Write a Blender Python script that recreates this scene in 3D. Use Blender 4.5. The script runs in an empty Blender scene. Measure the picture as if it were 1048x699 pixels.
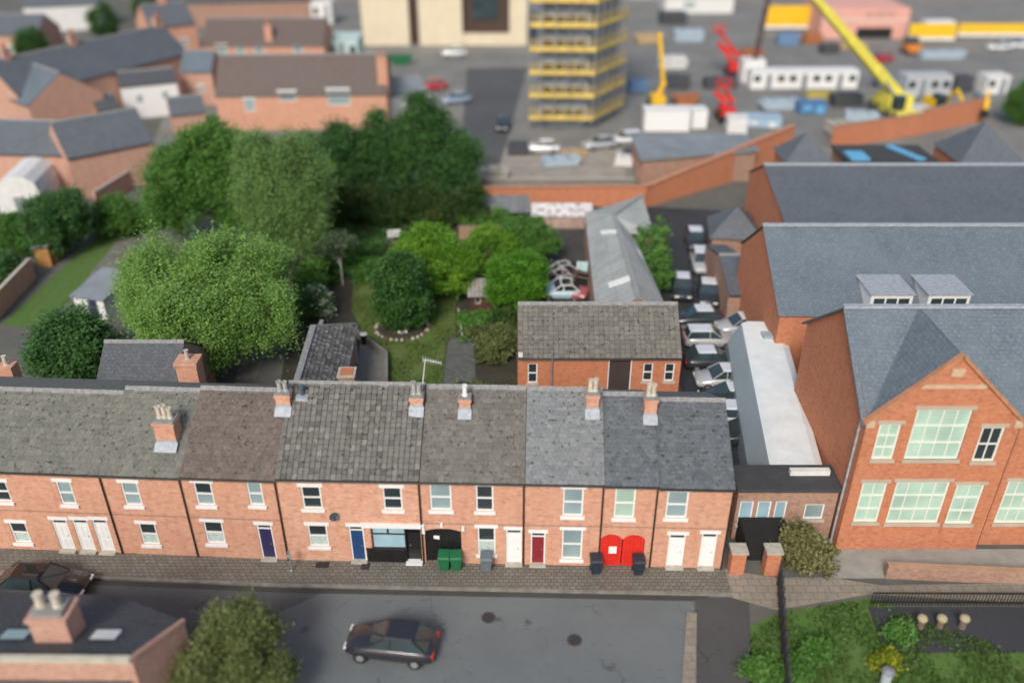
import bpy, bmesh, math, random
import numpy as np
from mathutils import Vector, Matrix
R = math.radians
random.seed(7); rng = np.random.default_rng(11)
SC = bpy.context.scene
COL = SC.collection

# ------------------------------------------------------------------ camera, world, sun, exposure
FPX, PITCH, CAMH = 883., R(30.5), 32.1            # focal length in photo pixels (1048 wide), tilt below horizontal, height
SP, CP = math.sin(PITCH), math.cos(PITCH)
cd = bpy.data.cameras.new('camera'); cam = bpy.data.objects.new('camera', cd); COL.objects.link(cam)
cam.location = (0, 0, CAMH); cam.rotation_euler = (R(90) - PITCH, 0, 0)
cd.sensor_width = 36; cd.lens = FPX / 1048 * 36; cd.clip_start = .5; cd.clip_end = 2000
cd.dof.use_dof = True; cd.dof.focus_distance = 48; cd.dof.aperture_fstop = cd.lens / 1000 / .64
SC.camera = cam
W = bpy.data.worlds.new('World'); SC.world = W; W.use_nodes = True
nt = W.node_tree; bg = nt.nodes['Background']
sky = nt.nodes.new('ShaderNodeTexSky'); sky.sky_type = 'NISHITA'; sky.sun_disc = False
SUN_EL, SUN_AZ = R(40), R(196)                    # azimuth clockwise from +Y: behind the camera, a little to the left
sky.sun_elevation = SUN_EL; sky.sun_rotation = SUN_AZ; sky.air_density = 1.0; sky.dust_density = 3.0; sky.ozone_density = .6
nt.links.new(sky.outputs[0], bg.inputs[0]); bg.inputs[1].default_value = .115
sd = bpy.data.lights.new('sun', 'SUN'); sun = bpy.data.objects.new('sun', sd); COL.objects.link(sun)
sd.energy = 2.0; sd.angle = R(16); sd.color = (1, .96, .9)
sv = Vector((math.sin(SUN_AZ) * math.cos(SUN_EL), math.cos(SUN_AZ) * math.cos(SUN_EL), math.sin(SUN_EL)))
sun.rotation_euler = (-sv).to_track_quat('-Z', 'Y').to_euler()
VS = SC.view_settings; VS.view_transform = 'Standard'; VS.look = 'None'; VS.exposure = .42; VS.gamma = 1

# ------------------------------------------------------------------ surveying: photo pixel -> point in the place
def G(px, py, z=0.):
    u = (px - 524) / FPX; v = (py - 349.5) / FPX
    t = (z - CAMH) / -(SP + v * CP)
    return Vector((u * t, (CP - v * SP) * t, z))
def WY(px, py, Y):
    u = (px - 524) / FPX; v = (py - 349.5) / FPX
    t = Y / (CP - v * SP)
    return Vector((u * t, Y, CAMH - (SP + v * CP) * t))

# ------------------------------------------------------------------ mesh helpers
class MB:
    def __init__(s): s.v = []; s.f = []; s.uv = []; s.m = []
    def poly(s, pts, mi=0):
        pts = [Vector(p) for p in pts]
        n = Vector((0, 0, 0))
        for i in range(len(pts)):
            a, b = pts[i], pts[(i + 1) % len(pts)]
            n += Vector(((a.y - b.y) * (a.z + b.z), (a.z - b.z) * (a.x + b.x), (a.x - b.x) * (a.y + b.y)))
        if n.length < 1e-12: return
        n.normalize()
        if abs(n.z) > .97: U = Vector((1, 0, 0)); V = Vector((0, 1, 0))
        else:
            U = Vector((0, 0, 1)).cross(n).normalized(); V = n.cross(U)
        i0 = len(s.v); s.v += [tuple(p) for p in pts]
        s.f.append(tuple(range(i0, i0 + len(pts)))); s.uv += [(p.dot(U), p.dot(V)) for p in pts]; s.m.append(mi)
    def box(s, x0, x1, y0, y1, z0, z1, mi=0, M=None):
        P = [Vector((x, y, z)) for z in (z0, z1) for y in (y0, y1) for x in (x0, x1)]
        if M is not None: P = [M @ p for p in P]
        for q in ((0, 2, 3, 1), (4, 5, 7, 6), (0, 1, 5, 4), (2, 6, 7, 3), (0, 4, 6, 2), (1, 3, 7, 5)): s.poly([P[i] for i in q], mi)
    def bar(s, p, q, w, h=None, mi=0):
        p, q = Vector(p), Vector(q); h = h or w; d = q - p; L = d.length
        if L < 1e-6: return
        M = Matrix.Translation(p) @ d.to_track_quat('Y', 'Z').to_matrix().to_4x4()
        s.box(-w / 2, w / 2, 0, L, -h / 2, h / 2, mi, M)
    def tube(s, p, q, r0, r1=None, n=8, mi=0, cap=True):
        p, q = Vector(p), Vector(q); r1 = r0 if r1 is None else r1
        d = q - p
        if d.length < 1e-6: return
        Q = d.to_track_quat('Z', 'Y').to_matrix()
        A = [p + Q @ Vector((r0 * math.cos(t), r0 * math.sin(t), 0)) for t in [2 * math.pi * i / n for i in range(n)]]
        B = [q + Q @ Vector((r1 * math.cos(t), r1 * math.sin(t), 0)) for t in [2 * math.pi * i / n for i in range(n)]]
        for i in range(n):
            j = (i + 1) % n; s.poly([A[i], A[j], B[j], B[i]], mi)
        if cap: s.poly(B, mi); s.poly(A[::-1], mi)
    def lathe(s, c, prof, n=12, mi=0):
        c = Vector(c)
        rings = [[c + Vector((r * math.cos(2 * math.pi * i / n), r * math.sin(2 * math.pi * i / n), z)) for i in range(n)] for r, z in prof]
        for a, b in zip(rings, rings[1:]):
            for i in range(n):
                j = (i + 1) % n; s.poly([a[i], a[j], b[j], b[i]], mi)
        s.poly(rings[-1], mi); s.poly(rings[0][::-1], mi)
    def prism(s, pts, z0, z1, mi=0):
        lo = [Vector((p[0], p[1], z0)) for p in pts]; hi = [Vector((p[0], p[1], z1)) for p in pts]
        a = sum(lo[i].x * lo[(i + 1) % len(lo)].y - lo[(i + 1) % len(lo)].x * lo[i].y for i in range(len(lo)))
        if a < 0: lo.reverse(); hi.reverse()
        s.poly(hi, mi); s.poly(lo[::-1], mi)
        for i in range(len(lo)):
            j = (i + 1) % len(lo); s.poly([lo[i], lo[j], hi[j], hi[i]], mi)
    def loft(s, secs, mi=0, caps=True):
        for a, b in zip(secs, secs[1:]):
            n = len(a)
            for i in range(n):
                j = (i + 1) % n; s.poly([a[i], a[j], b[j], b[i]], mi)
        if caps: s.poly(secs[0][::-1], mi); s.poly(secs[-1], mi)
    def build(s, name, mats, parent=None, smooth=False, weld=False, bevel=0):
        me = bpy.data.meshes.new(name); me.from_pydata(s.v, [], s.f)
        uvl = me.uv_layers.new(name='UVMap'); uvl.data.foreach_set('uv', np.array(s.uv, dtype=np.float32).ravel())
        for m in (mats if isinstance(mats, (list, tuple)) else [mats]): me.materials.append(m)
        me.polygons.foreach_set('material_index', np.array(s.m, dtype=np.int32))
        if weld or smooth:
            bm = bmesh.new(); bm.from_mesh(me); bmesh.ops.remove_doubles(bm, verts=bm.verts, dist=1e-4)
            bmesh.ops.recalc_face_normals(bm, faces=bm.faces); bm.to_mesh(me); bm.free()
        if smooth: me.polygons.foreach_set('use_smooth', np.ones(len(me.polygons), dtype=bool))
        me.update()
        o = bpy.data.objects.new(name, me); COL.objects.link(o)
        if parent is not None: o.parent = parent
        if bevel:
            b = o.modifiers.new('bevel', 'BEVEL'); b.width = bevel; b.segments = 2; b.limit_method = 'ANGLE'
        return o

def tag(o, label, cat, group=None):
    o['label'] = label; o['category'] = cat
    if group: o['group'] = group
    return o
def thing(name, label, cat, loc=(0, 0, 0), rz=0., group=None):
    o = bpy.data.objects.new(name, None); COL.objects.link(o); o.location = loc; o.rotation_euler = (0, 0, rz); o.empty_display_size = .3
    return tag(o, label, cat, group)
def struct(name, mb, m, kind='structure'):
    o = mb.build(name, m); o['kind'] = kind; return o
KIDS = {}
def copy_tree(o, parent=None):
    c = o.copy(); COL.objects.link(c); c.parent = parent
    for ch in list(o.children): copy_tree(ch, c)
    return c
def dup(src, loc, rz, label, group=None):
    c = copy_tree(src); c.location = loc; c.rotation_euler = (0, 0, rz); c['label'] = label
    if group: c['group'] = group
    return c

# ------------------------------------------------------------------ materials
def newmat(name):
    m = bpy.data.materials.new(name); m.use_nodes = True
    return m, m.node_tree, m.node_tree.nodes['Principled BSDF']
def nd(nt, t, **k):
    n = nt.nodes.new(t)
    for a, b in k.items():
        if a in n.inputs: n.inputs[a].default_value = b
        else: setattr(n, a, b)
    return n
def c4(c): return (c[0], c[1], c[2], 1)
def mixc(nt, fac, a, b, mode='MIX'):
    n = nt.nodes.new('ShaderNodeMix'); n.data_type = 'RGBA'; n.blend_type = mode
    for sock, v in ((n.inputs[0], fac), (n.inputs[6], a), (n.inputs[7], b)):
        if isinstance(v, (int, float)): sock.default_value = v
        elif isinstance(v, tuple): sock.default_value = c4(v)
        else: nt.links.new(v, sock)
    return n.outputs[2]
def ramp(nt, fac, stops):
    r = nt.nodes.new('ShaderNodeValToRGB'); cr = r.color_ramp
    while len(cr.elements) < len(stops): cr.elements.new(.5)
    for e, (p, c) in zip(cr.elements, stops): e.position = p; e.color = c4(c) if len(c) == 3 else c
    nt.links.new(fac, r.inputs[0]); return r.outputs[0]
def noise(nt, scale, detail=4, rough=.6, coord='Object', vec=None):
    tc = nt.nodes.new('ShaderNodeTexCoord'); n = nd(nt, 'ShaderNodeTexNoise', Scale=scale, Detail=detail, Roughness=rough)
    nt.links.new(vec or tc.outputs[coord], n.inputs['Vector']); return n.outputs['Fac']
def mask(nt, fac, a, b):
    n = nd(nt, 'ShaderNodeMapRange'); n.inputs['From Min'].default_value = a; n.inputs['From Max'].default_value = b
    nt.links.new(fac, n.inputs['Value']); return n.outputs[0]
def bump(nt, bs, h, strength=.3, dist=.02):
    b = nd(nt, 'ShaderNodeBump', Strength=strength, Distance=dist); nt.links.new(h, b.inputs['Height']); nt.links.new(b.outputs[0], bs.inputs['Normal'])
def plain(name, col, rough=.6, var=.12, scale=1.2, metal=0., spec=.5, coat=0.):
    m, nt, bs = newmat(name)
    f = noise(nt, scale, 6, .65); c = mixc(nt, mask(nt, f, .3, .7), tuple(x * (1 - var) for x in col), tuple(min(1, x * (1 + var)) for x in col))
    nt.links.new(c, bs.inputs['Base Color']); bs.inputs['Roughness'].default_value = rough; bs.inputs['Metallic'].default_value = metal
    bs.inputs['Specular IOR Level'].default_value = spec; bs.inputs['Coat Weight'].default_value = coat
    return m
def brick(name, c1, c2, mortar=(.32, .27, .23), pale=(.5, .36, .28), pale_amt=.35, dark=(.12, .07, .05), bw=.225, rh=.075):
    m, nt, bs = newmat(name)
    tc = nt.nodes.new('ShaderNodeTexCoord')
    b = nd(nt, 'ShaderNodeTexBrick', Scale=1., offset=.5); b.inputs['Mortar Size'].default_value = .008; b.inputs['Mortar Smooth'].default_value = .3
    b.inputs['Brick Width'].default_value = bw; b.inputs['Row Height'].default_value = rh; b.inputs['Bias'].default_value = -.1
    b.inputs['Color1'].default_value = c4(c1); b.inputs['Color2'].default_value = c4(c2); b.inputs['Mortar'].default_value = c4(mortar)
    nt.links.new(tc.outputs['UV'], b.inputs['Vector'])
    n1 = noise(nt, .9, 6, .7); n2 = noise(nt, 5., 4, .7); n3 = noise(nt, 13., 3, .6)
    c = mixc(nt, mask(nt, n3, .35, .7), b.outputs['Color'], mixc(nt, .5, b.outputs['Color'], pale))
    vo = nd(nt, 'ShaderNodeTexVoronoi', Scale=1.); mp = nd(nt, 'ShaderNodeMapping'); mp.inputs['Scale'].default_value = (1 / bw, 1 / (rh * 1.4), 1); nt.links.new(tc.outputs['UV'], mp.inputs[0]); nt.links.new(mp.outputs[0], vo.inputs['Vector'])
    sv_ = nt.nodes.new('ShaderNodeSeparateColor'); nt.links.new(vo.outputs['Color'], sv_.inputs[0])
    c = mixc(nt, mask(nt, sv_.outputs[0], .8, .86), c, mixc(nt, .24, c, tuple(x * .42 for x in c1)))      # burnt headers in ones and twos
    c = mixc(nt, mask(nt, sv_.outputs[1], .72, .8), c, mixc(nt, .35, c, pale))
    ms = nd(nt, 'ShaderNodeMapping'); ms.inputs['Scale'].default_value = (2.6, .22, 1); nt.links.new(tc.outputs['UV'], ms.inputs[0])
    st = nd(nt, 'ShaderNodeMath', operation='MULTIPLY'); nt.links.new(mask(nt, noise(nt, 1., 5, .65, vec=ms.outputs[0]), .5, .74), st.inputs[0]); st.inputs[1].default_value = .28
    c = mixc(nt, st.outputs[0], c, tuple(x * .5 for x in c1))      # rain streaks
    f = nd(nt, 'ShaderNodeMath', operation='MULTIPLY'); nt.links.new(mask(nt, n1, .48, .72), f.inputs[0]); f.inputs[1].default_value = pale_amt
    c = mixc(nt, f.outputs[0], c, pale)
    g = nd(nt, 'ShaderNodeMath', operation='MULTIPLY'); nt.links.new(mask(nt, n2, .6, .78), g.inputs[0]); g.inputs[1].default_value = .35
    c = mixc(nt, g.outputs[0], c, dark)
    nt.links.new(c, bs.inputs['Base Color']); bs.inputs['Roughness'].default_value = .9
    bump(nt, bs, b.outputs['Fac'], -.4, .01); return m
def tiles_mat(name, stops, moss=(.1, .1, .05), moss_amt=.3, rough=.85):
    """real tiles: every tile its own tone, lichen blotches over them"""
    m, nt, bs = newmat(name)
    g = nt.nodes.new('ShaderNodeNewGeometry')
    c = ramp(nt, g.outputs['Random Per Island'], stops)
    n1 = noise(nt, 1.1, 6, .7); n2 = noise(nt, 9, 4, .75)
    f = nd(nt, 'ShaderNodeMath', operation='MULTIPLY'); nt.links.new(mask(nt, n1, .45, .75), f.inputs[0]); f.inputs[1].default_value = moss_amt
    c = mixc(nt, f.outputs[0], c, moss)
    c = mixc(nt, mask(nt, n2, .3, .75), mixc(nt, .35, c, (.05, .05, .045)), mixc(nt, .12, c, (.4, .39, .36)))
    c = mixc(nt, mask(nt, noise(nt, 4.2, 3, .8), .585, .65), c, (.025, .026, .018)); c = mixc(nt, mask(nt, noise(nt, 6.1, 3, .75), .66, .72), c, (.36, .34, .26))
    nt.links.new(c, bs.inputs['Base Color']); bs.inputs['Roughness'].default_value = rough
    return m
def slates(name, c1, c2, tw=.3, th=.22, rough=.6, tint=(.1, .1, .1)):
    """small laid slates on the far roofs"""
    m, nt, bs = newmat(name)
    tc = nt.nodes.new('ShaderNodeTexCoord')
    b = nd(nt, 'ShaderNodeTexBrick', Scale=1., offset=.5); b.inputs['Mortar Size'].default_value = .012
    b.inputs['Brick Width'].default_value = tw; b.inputs['Row Height'].default_value = th
    b.inputs['Color1'].default_value = c4(c1); b.inputs['Color2'].default_value = c4(c2); b.inputs['Mortar'].default_value = c4(tuple(x * .45 for x in c1))
    nt.links.new(tc.outputs['UV'], b.inputs['Vector'])
    c = mixc(nt, mask(nt, noise(nt, .35, 6, .7), .35, .75), b.outputs['Color'], tint)
    c = mixc(nt, mask(nt, noise(nt, 6, 3, .7), .5, .8), c, tuple(min(1, x * 1.6) for x in c2))
    nt.links.new(c, bs.inputs['Base Color']); bs.inputs['Roughness'].default_value = rough; bump(nt, bs, b.outputs['Fac'], -.5, .02)
    return m
def glass(name, col=(.03, .04, .045), rough=.06):
    m, nt, bs = newmat(name)
    c = mixc(nt, mask(nt, noise(nt, .7, 2, .4), .3, .75), tuple(x * .8 for x in col), tuple(x * 1.15 for x in col))
    nt.links.new(c, bs.inputs['Base Color']); bs.inputs['Roughness'].default_value = rough; bs.inputs['Specular IOR Level'].default_value = .7
    return m
def leaf(name, stops, trans=.25):
    m, nt, bs = newmat(name)
    a = nd(nt, 'ShaderNodeAttribute', attribute_name='tint'); c = ramp(nt, a.outputs['Fac'], stops)
    nt.links.new(c, bs.inputs['Base Color']); bs.inputs['Roughness'].default_value = .55; bs.inputs['Specular IOR Level'].default_value = .3
    t = nt.nodes.new('ShaderNodeBsdfTranslucent'); nt.links.new(mixc(nt, .35, c, (.25, .4, .03)), t.inputs[0])
    mx = nt.nodes.new('ShaderNodeMixShader'); mx.inputs[0].default_value = trans
    nt.links.new(bs.outputs[0], mx.inputs[1]); nt.links.new(t.outputs[0], mx.inputs[2]); nt.links.new(mx.outputs[0], nt.nodes['Material Output'].inputs[0])
    return m
def ground_mat(name, stops, s1=.25, s2=3., rough=.95, bstr=.4, bdist=.05):
    m, nt, bs = newmat(name)
    a = noise(nt, s1, 8, .65); b = noise(nt, s2, 6, .75)
    x = nd(nt, 'ShaderNodeMix'); x.inputs[0].default_value = .45; nt.links.new(a, x.inputs[2]); nt.links.new(b, x.inputs[3])
    nt.links.new(ramp(nt, x.outputs[0], stops), bs.inputs['Base Color']); bs.inputs['Roughness'].default_value = rough
    bump(nt, bs, noise(nt, 14, 5, .7), bstr, bdist); return m
def corrugated(name, c1, c2, pitch=.15, rust=(.25, .2, .17), along='x'):
    m, nt, bs = newmat(name)
    tc = nt.nodes.new('ShaderNodeTexCoord'); sx = nt.nodes.new('ShaderNodeSeparateXYZ'); nt.links.new(tc.outputs['UV'], sx.inputs[0])
    w = nd(nt, 'ShaderNodeMath', operation='MULTIPLY'); nt.links.new(sx.outputs['X'], w.inputs[0]); w.inputs[1].default_value = 2 * math.pi / pitch
    s_ = nd(nt, 'ShaderNodeMath', operation='SINE'); nt.links.new(w.outputs[0], s_.inputs[0])
    br = nd(nt, 'ShaderNodeTexBrick', Scale=1., offset=.0); br.inputs['Brick Width'].default_value = .75; br.inputs['Row Height'].default_value = 1.9; br.inputs['Mortar Size'].default_value = .015
    br.inputs['Color1'].default_value = c4(c1); br.inputs['Color2'].default_value = c4(c2); br.inputs['Mortar'].default_value = c4(tuple(x * .5 for x in c1))
    nt.links.new(tc.outputs['UV'], br.inputs['Vector'])
    c = mixc(nt, mask(nt, noise(nt, .8, 7, .7), .45, .8), br.outputs['Color'], rust)
    c = mixc(nt, mask(nt, noise(nt, 4, 5, .7), .35, .75), mixc(nt, .18, c, (.1, .11, .11)), c)
    nt.links.new(c, bs.inputs['Base Color']); bs.inputs['Roughness'].default_value = .75
    bump(nt, bs, s_.outputs[0], .6, .03); return m

BR_MAIN = brick('brick_orange', (.5, .18, .1), (.6, .275, .16), (.48, .36, .29), (.64, .43, .31), .5)
BR_TERR = brick('brick_terrace', (.49, .18, .1), (.57, .255, .15), (.44, .33, .26), (.6, .38, .27), .4)
BR_SCH = brick('brick_school', (.44, .125, .05), (.52, .175, .075), (.34, .2, .14), (.54, .24, .13), .25)
BR_DULL = brick('brick_dull', (.27, .12, .075), (.36, .18, .11), (.3, .25, .22), (.42, .3, .23), .35)
BR_PEACH = brick('brick_peach', (.44, .2, .13), (.5, .26, .18), (.4, .3, .25), (.55, .37, .29), .3)
BR_SHOP = brick('brick_far', (.4, .15, .09), (.45, .2, .12), (.35, .25, .2), (.5, .3, .2), .2)
T_MAIN = tiles_mat('tile_grey_brown', [(0, (.075, .07, .062)), (.14, (.13, .124, .112)), (.85, (.18, .173, .156)), (1, (.25, .242, .225))], (.13, .12, .085), .35)
T_WING = tiles_mat('tile_wing', [(0, (.045, .043, .04)), (.4, (.10, .097, .09)), (.8, (.17, .165, .155)), (1, (.3, .29, .27))], (.07, .065, .045), .45)
T_BROWN = tiles_mat('tile_brown', [(0, (.10, .075, .062)), (1, (.17, .125, .105))], (.1, .09, .07), .25)
T_OLIVE = tiles_mat('tile_olive_grey', [(0, (.13, .132, .108)), (1, (.195, .195, .165))], (.12, .125, .085), .3)
T_DARK = tiles_mat('tile_dark_slate', [(0, (.075, .088, .1)), (1, (.13, .148, .165))], (.1, .105, .1), .2, .55)
T_PALE = tiles_mat('tile_pale_slate', [(0, (.16, .175, .182)), (1, (.24, .255, .262))], (.18, .185, .17), .3, .6)
T_R1 = tiles_mat('tile_brown_grey', [(0, (.11, .1, .088)), (1, (.18, .168, .15))], (.13, .12, .08), .35)
T_COACH = tiles_mat('tile_coach', [(0, (.12, .112, .092)), (1, (.2, .19, .16))], (.15, .145, .1), .4)
SL_BLUE = slates('slate_blue', (.092, .118, .14), (.118, .148, .174), tint=(.13, .16, .185))
SL_DARK = slates('slate_dark', (.05, .055, .062), (.085, .092, .1), tint=(.07, .075, .08))
SL_GREY = slates('slate_grey', (.075, .086, .1), (.105, .118, .134), tint=(.1, .112, .126))
SL_BRN = slates('tile_far_brown', (.1, .075, .065), (.14, .1, .085), tint=(.1, .085, .075))
LEAD = plain('lead_flashing', (.33, .36, .39), .5, .25, 4)
MORTAR = plain('mortar_ridge', (.22, .22, .215), .9, .3, 5)
WHITE = plain('white_paint', (.72, .72, .7), .45, .06, 3)
OFFW = plain('off_white_render', (.62, .62, .6), .8, .15, 1.5)
CREAM = plain('cream_cladding', (.62, .54, .39), .7, .08, .6)
BLACKP = plain('black_paint', (.012, .012, .013), .4, .3, 3)
DARK = plain('dark_interior', (.012, .012, .012), .9, .2)
NAVY = plain('blue_door_paint', (.015, .055, .16), .4, .12, 3)
PURPLE = plain('navy_purple_paint', (.03, .025, .09), .45, .1, 3)
REDP = plain('red_paint', (.6, .025, .015), .45, .15, 2)
REDM = plain('red_machine_paint', (.55, .03, .02), .45, .12, 1)
MAROON = plain('dark_red_paint', (.22, .02, .03), .45, .1, 2)
YEL = plain('yellow_paint', (.72, .44, .015), .5, .12, 1)
YELC = plain('pale_yellow_crane', (.75, .66, .1), .5, .08, 1)
GLASS = glass('window_glass'); GLASSP = glass('sky_pale_glass', (.24, .32, .33), .12); GLASSG = glass('greenish_glass', (.34, .46, .37), .15); GLASSB = glass('bluish_glass', (.3, .45, .52), .12)  # pale glass: reflected sky put into its lighter base colour
CURT = plain('net_curtain', (.42, .5, .47), .5, .3, 9)
STEEL = plain('galvanised_steel', (.36, .38, .39), .5, .15, 3, .6)
POT = plain('buff_pot', (.5, .45, .36), .8, .25, 6)
POTG = plain('grey_pot', (.33, .33, .31), .7, .35, 8)
TERRA = plain('terracotta', (.45, .16, .08), .8, .2, 5)
WOOD = plain('weathered_wood', (.16, .12, .09), .85, .3, 4)
SHEDW = plain('red_brown_boards', (.075, .03, .022), .75, .25, 5)
BIN_G = plain('green_bin_plastic', (.012, .13, .05), .5, .12, 3)
BIN_D = plain('dark_bin_plastic', (.02, .03, .045), .5, .12, 3)
RUB = plain('tyre_rubber', (.015, .015, .015), .8, .2, 5)
STONE = plain('pale_stone', (.4, .37, .31), .85, .2, 3)
CONC = ground_mat('concrete', [(.3, (.14, .135, .12)), (.5, (.19, .185, .165)), (.7, (.26, .25, .225))], .5, 4)
PAINTB = plain('pale_blue_panel', (.12, .38, .6), .6, .12, 1)
MEMB = plain('white_membrane', (.66, .7, .69), .6, .1, .9); MEMG = plain('grey_membrane', (.3, .37, .4), .6, .08, .5)
BARK = plain('bark', (.085, .065, .05), .95, .35, 6); BARKP = plain('pale_bark', (.42, .4, .35), .8, .3, 8)
SHEDROOF = corrugated('fibre_cement_sheets', (.37, .395, .385), (.43, .455, .44), .15, (.27, .28, .26))
IRON = corrugated('grey_corrugated_iron', (.2, .21, .21), (.26, .27, .265), .12, (.13, .12, .11))
GREYR = plain('grey_flat_roof', (.2, .225, .245), .8, .2, .5)
FELT = plain('dark_felt', (.045, .047, .05), .9, .25, 1)

def asphalt(name, base, patch, dark):
    m, nt, bs = newmat(name)
    a = noise(nt, .16, 7, .65); b = noise(nt, 1.3, 6, .7); c = noise(nt, 30, 3, .6)
    col = mixc(nt, mask(nt, a, .38, .66), base, patch)
    col = mixc(nt, mask(nt, b, .58, .74), col, dark)
    col = mixc(nt, mask(nt, c, .3, .8), mixc(nt, .3, col, dark), col)
    vo = nd(nt, 'ShaderNodeTexVoronoi', Scale=.33, feature='DISTANCE_TO_EDGE'); tc = nt.nodes.new('ShaderNodeTexCoord'); wn = nd(nt, 'ShaderNodeTexNoise', Scale=.9, Detail=5.); nt.links.new(tc.outputs['Object'], wn.inputs['Vector'])
    va = nd(nt, 'ShaderNodeVectorMath', operation='MULTIPLY_ADD'); va.inputs[1].default_value = (1.6, 1.6, 0); nt.links.new(wn.outputs['Color'], va.inputs[0]); nt.links.new(tc.outputs['Object'], va.inputs[2]); nt.links.new(va.outputs[0], vo.inputs['Vector'])
    ck = nd(nt, 'ShaderNodeMath', operation='MULTIPLY'); nt.links.new(mask(nt, vo.outputs['Distance'], .012, .0), ck.inputs[0]); nt.links.new(mask(nt, noise(nt, .35, 3), .5, .6), ck.inputs[1])
    col = mixc(nt, ck.outputs[0], col, tuple(x * .45 for x in dark))          # cracks, sealed with tar
    col = mixc(nt, mask(nt, noise(nt, .55, 5, .55), .66, .73), col, tuple(x * .55 for x in dark))     # oil and repair stains
    col = mixc(nt, mask(nt, noise(nt, 2.1, 5, .7), .66, .76), col, tuple(min(1, x * 1.35) for x in patch))
    nt.links.new(col, bs.inputs['Base Color']); bs.inputs['Roughness'].default_value = .8; bump(nt, bs, c, .3, .01); return m
ROADM = asphalt('asphalt_street', (.125, .14, .142), (.155, .172, .172), (.09, .098, .1))
PARKM = asphalt('asphalt_dark', (.03, .033, .038), (.045, .048, .055), (.02, .021, .024))

def setts(name, c1, c2, w, h, mort, moss, amt=.5):
    m, nt, bs = newmat(name); tc = nt.nodes.new('ShaderNodeTexCoord')
    b = nd(nt, 'ShaderNodeTexBrick', Scale=1., offset=.5); b.inputs['Brick Width'].default_value = w; b.inputs['Row Height'].default_value = h; b.inputs['Mortar Size'].default_value = .02
    b.inputs['Color1'].default_value = c4(c1); b.inputs['Color2'].default_value = c4(c2); b.inputs['Mortar'].default_value = c4(mort)
    nt.links.new(tc.outputs['UV'], b.inputs['Vector'])
    f = nd(nt, 'ShaderNodeMath', operation='MULTIPLY'); nt.links.new(mask(nt, noise(nt, .8, 7, .7), .42, .7), f.inputs[0]); f.inputs[1].default_value = amt
    c = mixc(nt, f.outputs[0], b.outputs['Color'], moss); c = mixc(nt, mask(nt, noise(nt, 7, 4, .7), .5, .8), c, mort)
    nt.links.new(c, bs.inputs['Base Color']); bs.inputs['Roughness'].default_value = .9; bump(nt, bs, b.outputs['Fac'], -.5, .02); return m
SITEM = asphalt('site_hardstanding', (.17, .17, .16), (.25, .243, .222), (.1, .1, .095))
PAVE = setts('pavement_setts', (.15, .135, .115), (.2, .185, .16), .3, .22, (.07, .062, .05), (.13, .115, .08))
PAVEB = setts('beige_paving', (.24, .21, .165), (.29, .255, .205), .6, .45, (.14, .12, .1), (.2, .17, .12))
SLABS = setts('garden_setts', (.1, .1, .1), (.15, .15, .148), .3, .3, (.05, .055, .04), (.08, .095, .05))
def lawn_mat(name, d, g, y):
    m, nt, bs = newmat(name)
    a = noise(nt, .3, 6, .6); b = noise(nt, 2.2, 7, .75); c = noise(nt, 22, 4, .7)
    col = mixc(nt, mask(nt, a, .38, .66), g, y); col = mixc(nt, mask(nt, b, .45, .72), col, d); col = mixc(nt, mask(nt, c, .3, .75), mixc(nt, .4, col, d), col)
    nt.links.new(col, bs.inputs['Base Color']); bs.inputs['Roughness'].default_value = .95; bump(nt, bs, c, .6, .04); return m
LAWN = lawn_mat('lawn_grass', (.055, .092, .018), (.1, .165, .03), (.155, .165, .05))
LAWNB = lawn_mat('bright_grass', (.05, .1, .018), (.08, .175, .028), (.11, .16, .04))
ROUGH = lawn_mat('rough_grass', (.03, .06, .015), (.055, .12, .02), (.09, .13, .03))
SOIL = ground_mat('garden_soil', [(.3, (.022, .022, .014)), (.5, (.045, .04, .026)), (.7, (.075, .065, .042))], .5, 4, bdist=.1)
SOILO = ground_mat('orange_soil', [(.3, (.08, .05, .028)), (.5, (.16, .09, .05)), (.7, (.25, .14, .08))], .7, 4, bdist=.1)
YARD = ground_mat('yard_cinders', [(.3, (.028, .028, .028)), (.5, (.055, .052, .048)), (.7, (.1, .09, .078))], .3, 3, bdist=.1)
EARTH = ground_mat('town_ground', [(.3, (.07, .07, .06)), (.5, (.11, .11, .095)), (.7, (.16, .155, .135))], .05, .8)

# leaves
def greens(d, m_, l): return [(0, d), (.5, m_), (1, l)]
L_BRIGHT = leaf('leaf_bright', greens((.065, .165, .014), (.12, .28, .022), (.22, .39, .035)))
L_BRIGHT2 = leaf('leaf_bright_even', greens((.055, .165, .014), (.09, .255, .02), (.145, .33, .026)))
L_DARK = leaf('leaf_dark', greens((.025, .075, .018), (.048, .13, .028), (.09, .19, .044)))
L_MID = leaf('leaf_mid', greens((.06, .15, .028), (.09, .215, .038), (.13, .27, .055)))
L_WILLOW = leaf('leaf_willow', greens((.15, .28, .06), (.19, .34, .075), (.235, .4, .1)), .22)
L_WILLOWP = leaf('leaf_willow_pale', greens((.14, .24, .07), (.17, .285, .085), (.2, .33, .105)), .22)
L_DEEP = leaf('leaf_deep', greens((.04, .105, .03), (.062, .155, .042), (.09, .2, .058)))
L_OLIVE = leaf('leaf_olive', greens((.075, .1, .03), (.13, .16, .05), (.2, .23, .085)))
L_HEDGE = leaf('leaf_hedge', greens((.02, .055, .012), (.036, .085, .018), (.09, .12, .03)))
L_PALEH = leaf('leaf_pale_hedge', greens((.05, .13, .02), (.08, .2, .03), (.15, .28, .06)))
L_GREYG = leaf('leaf_grey_green', greens((.035, .065, .028), (.07, .11, .05), (.16, .2, .12)))
L_WHITE = leaf('leaf_white_flower', [(0, (.04, .1, .02)), (.55, (.07, .16, .03)), (.6, (.6, .6, .5)), (1, (.75, .75, .68))], .1)
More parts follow.
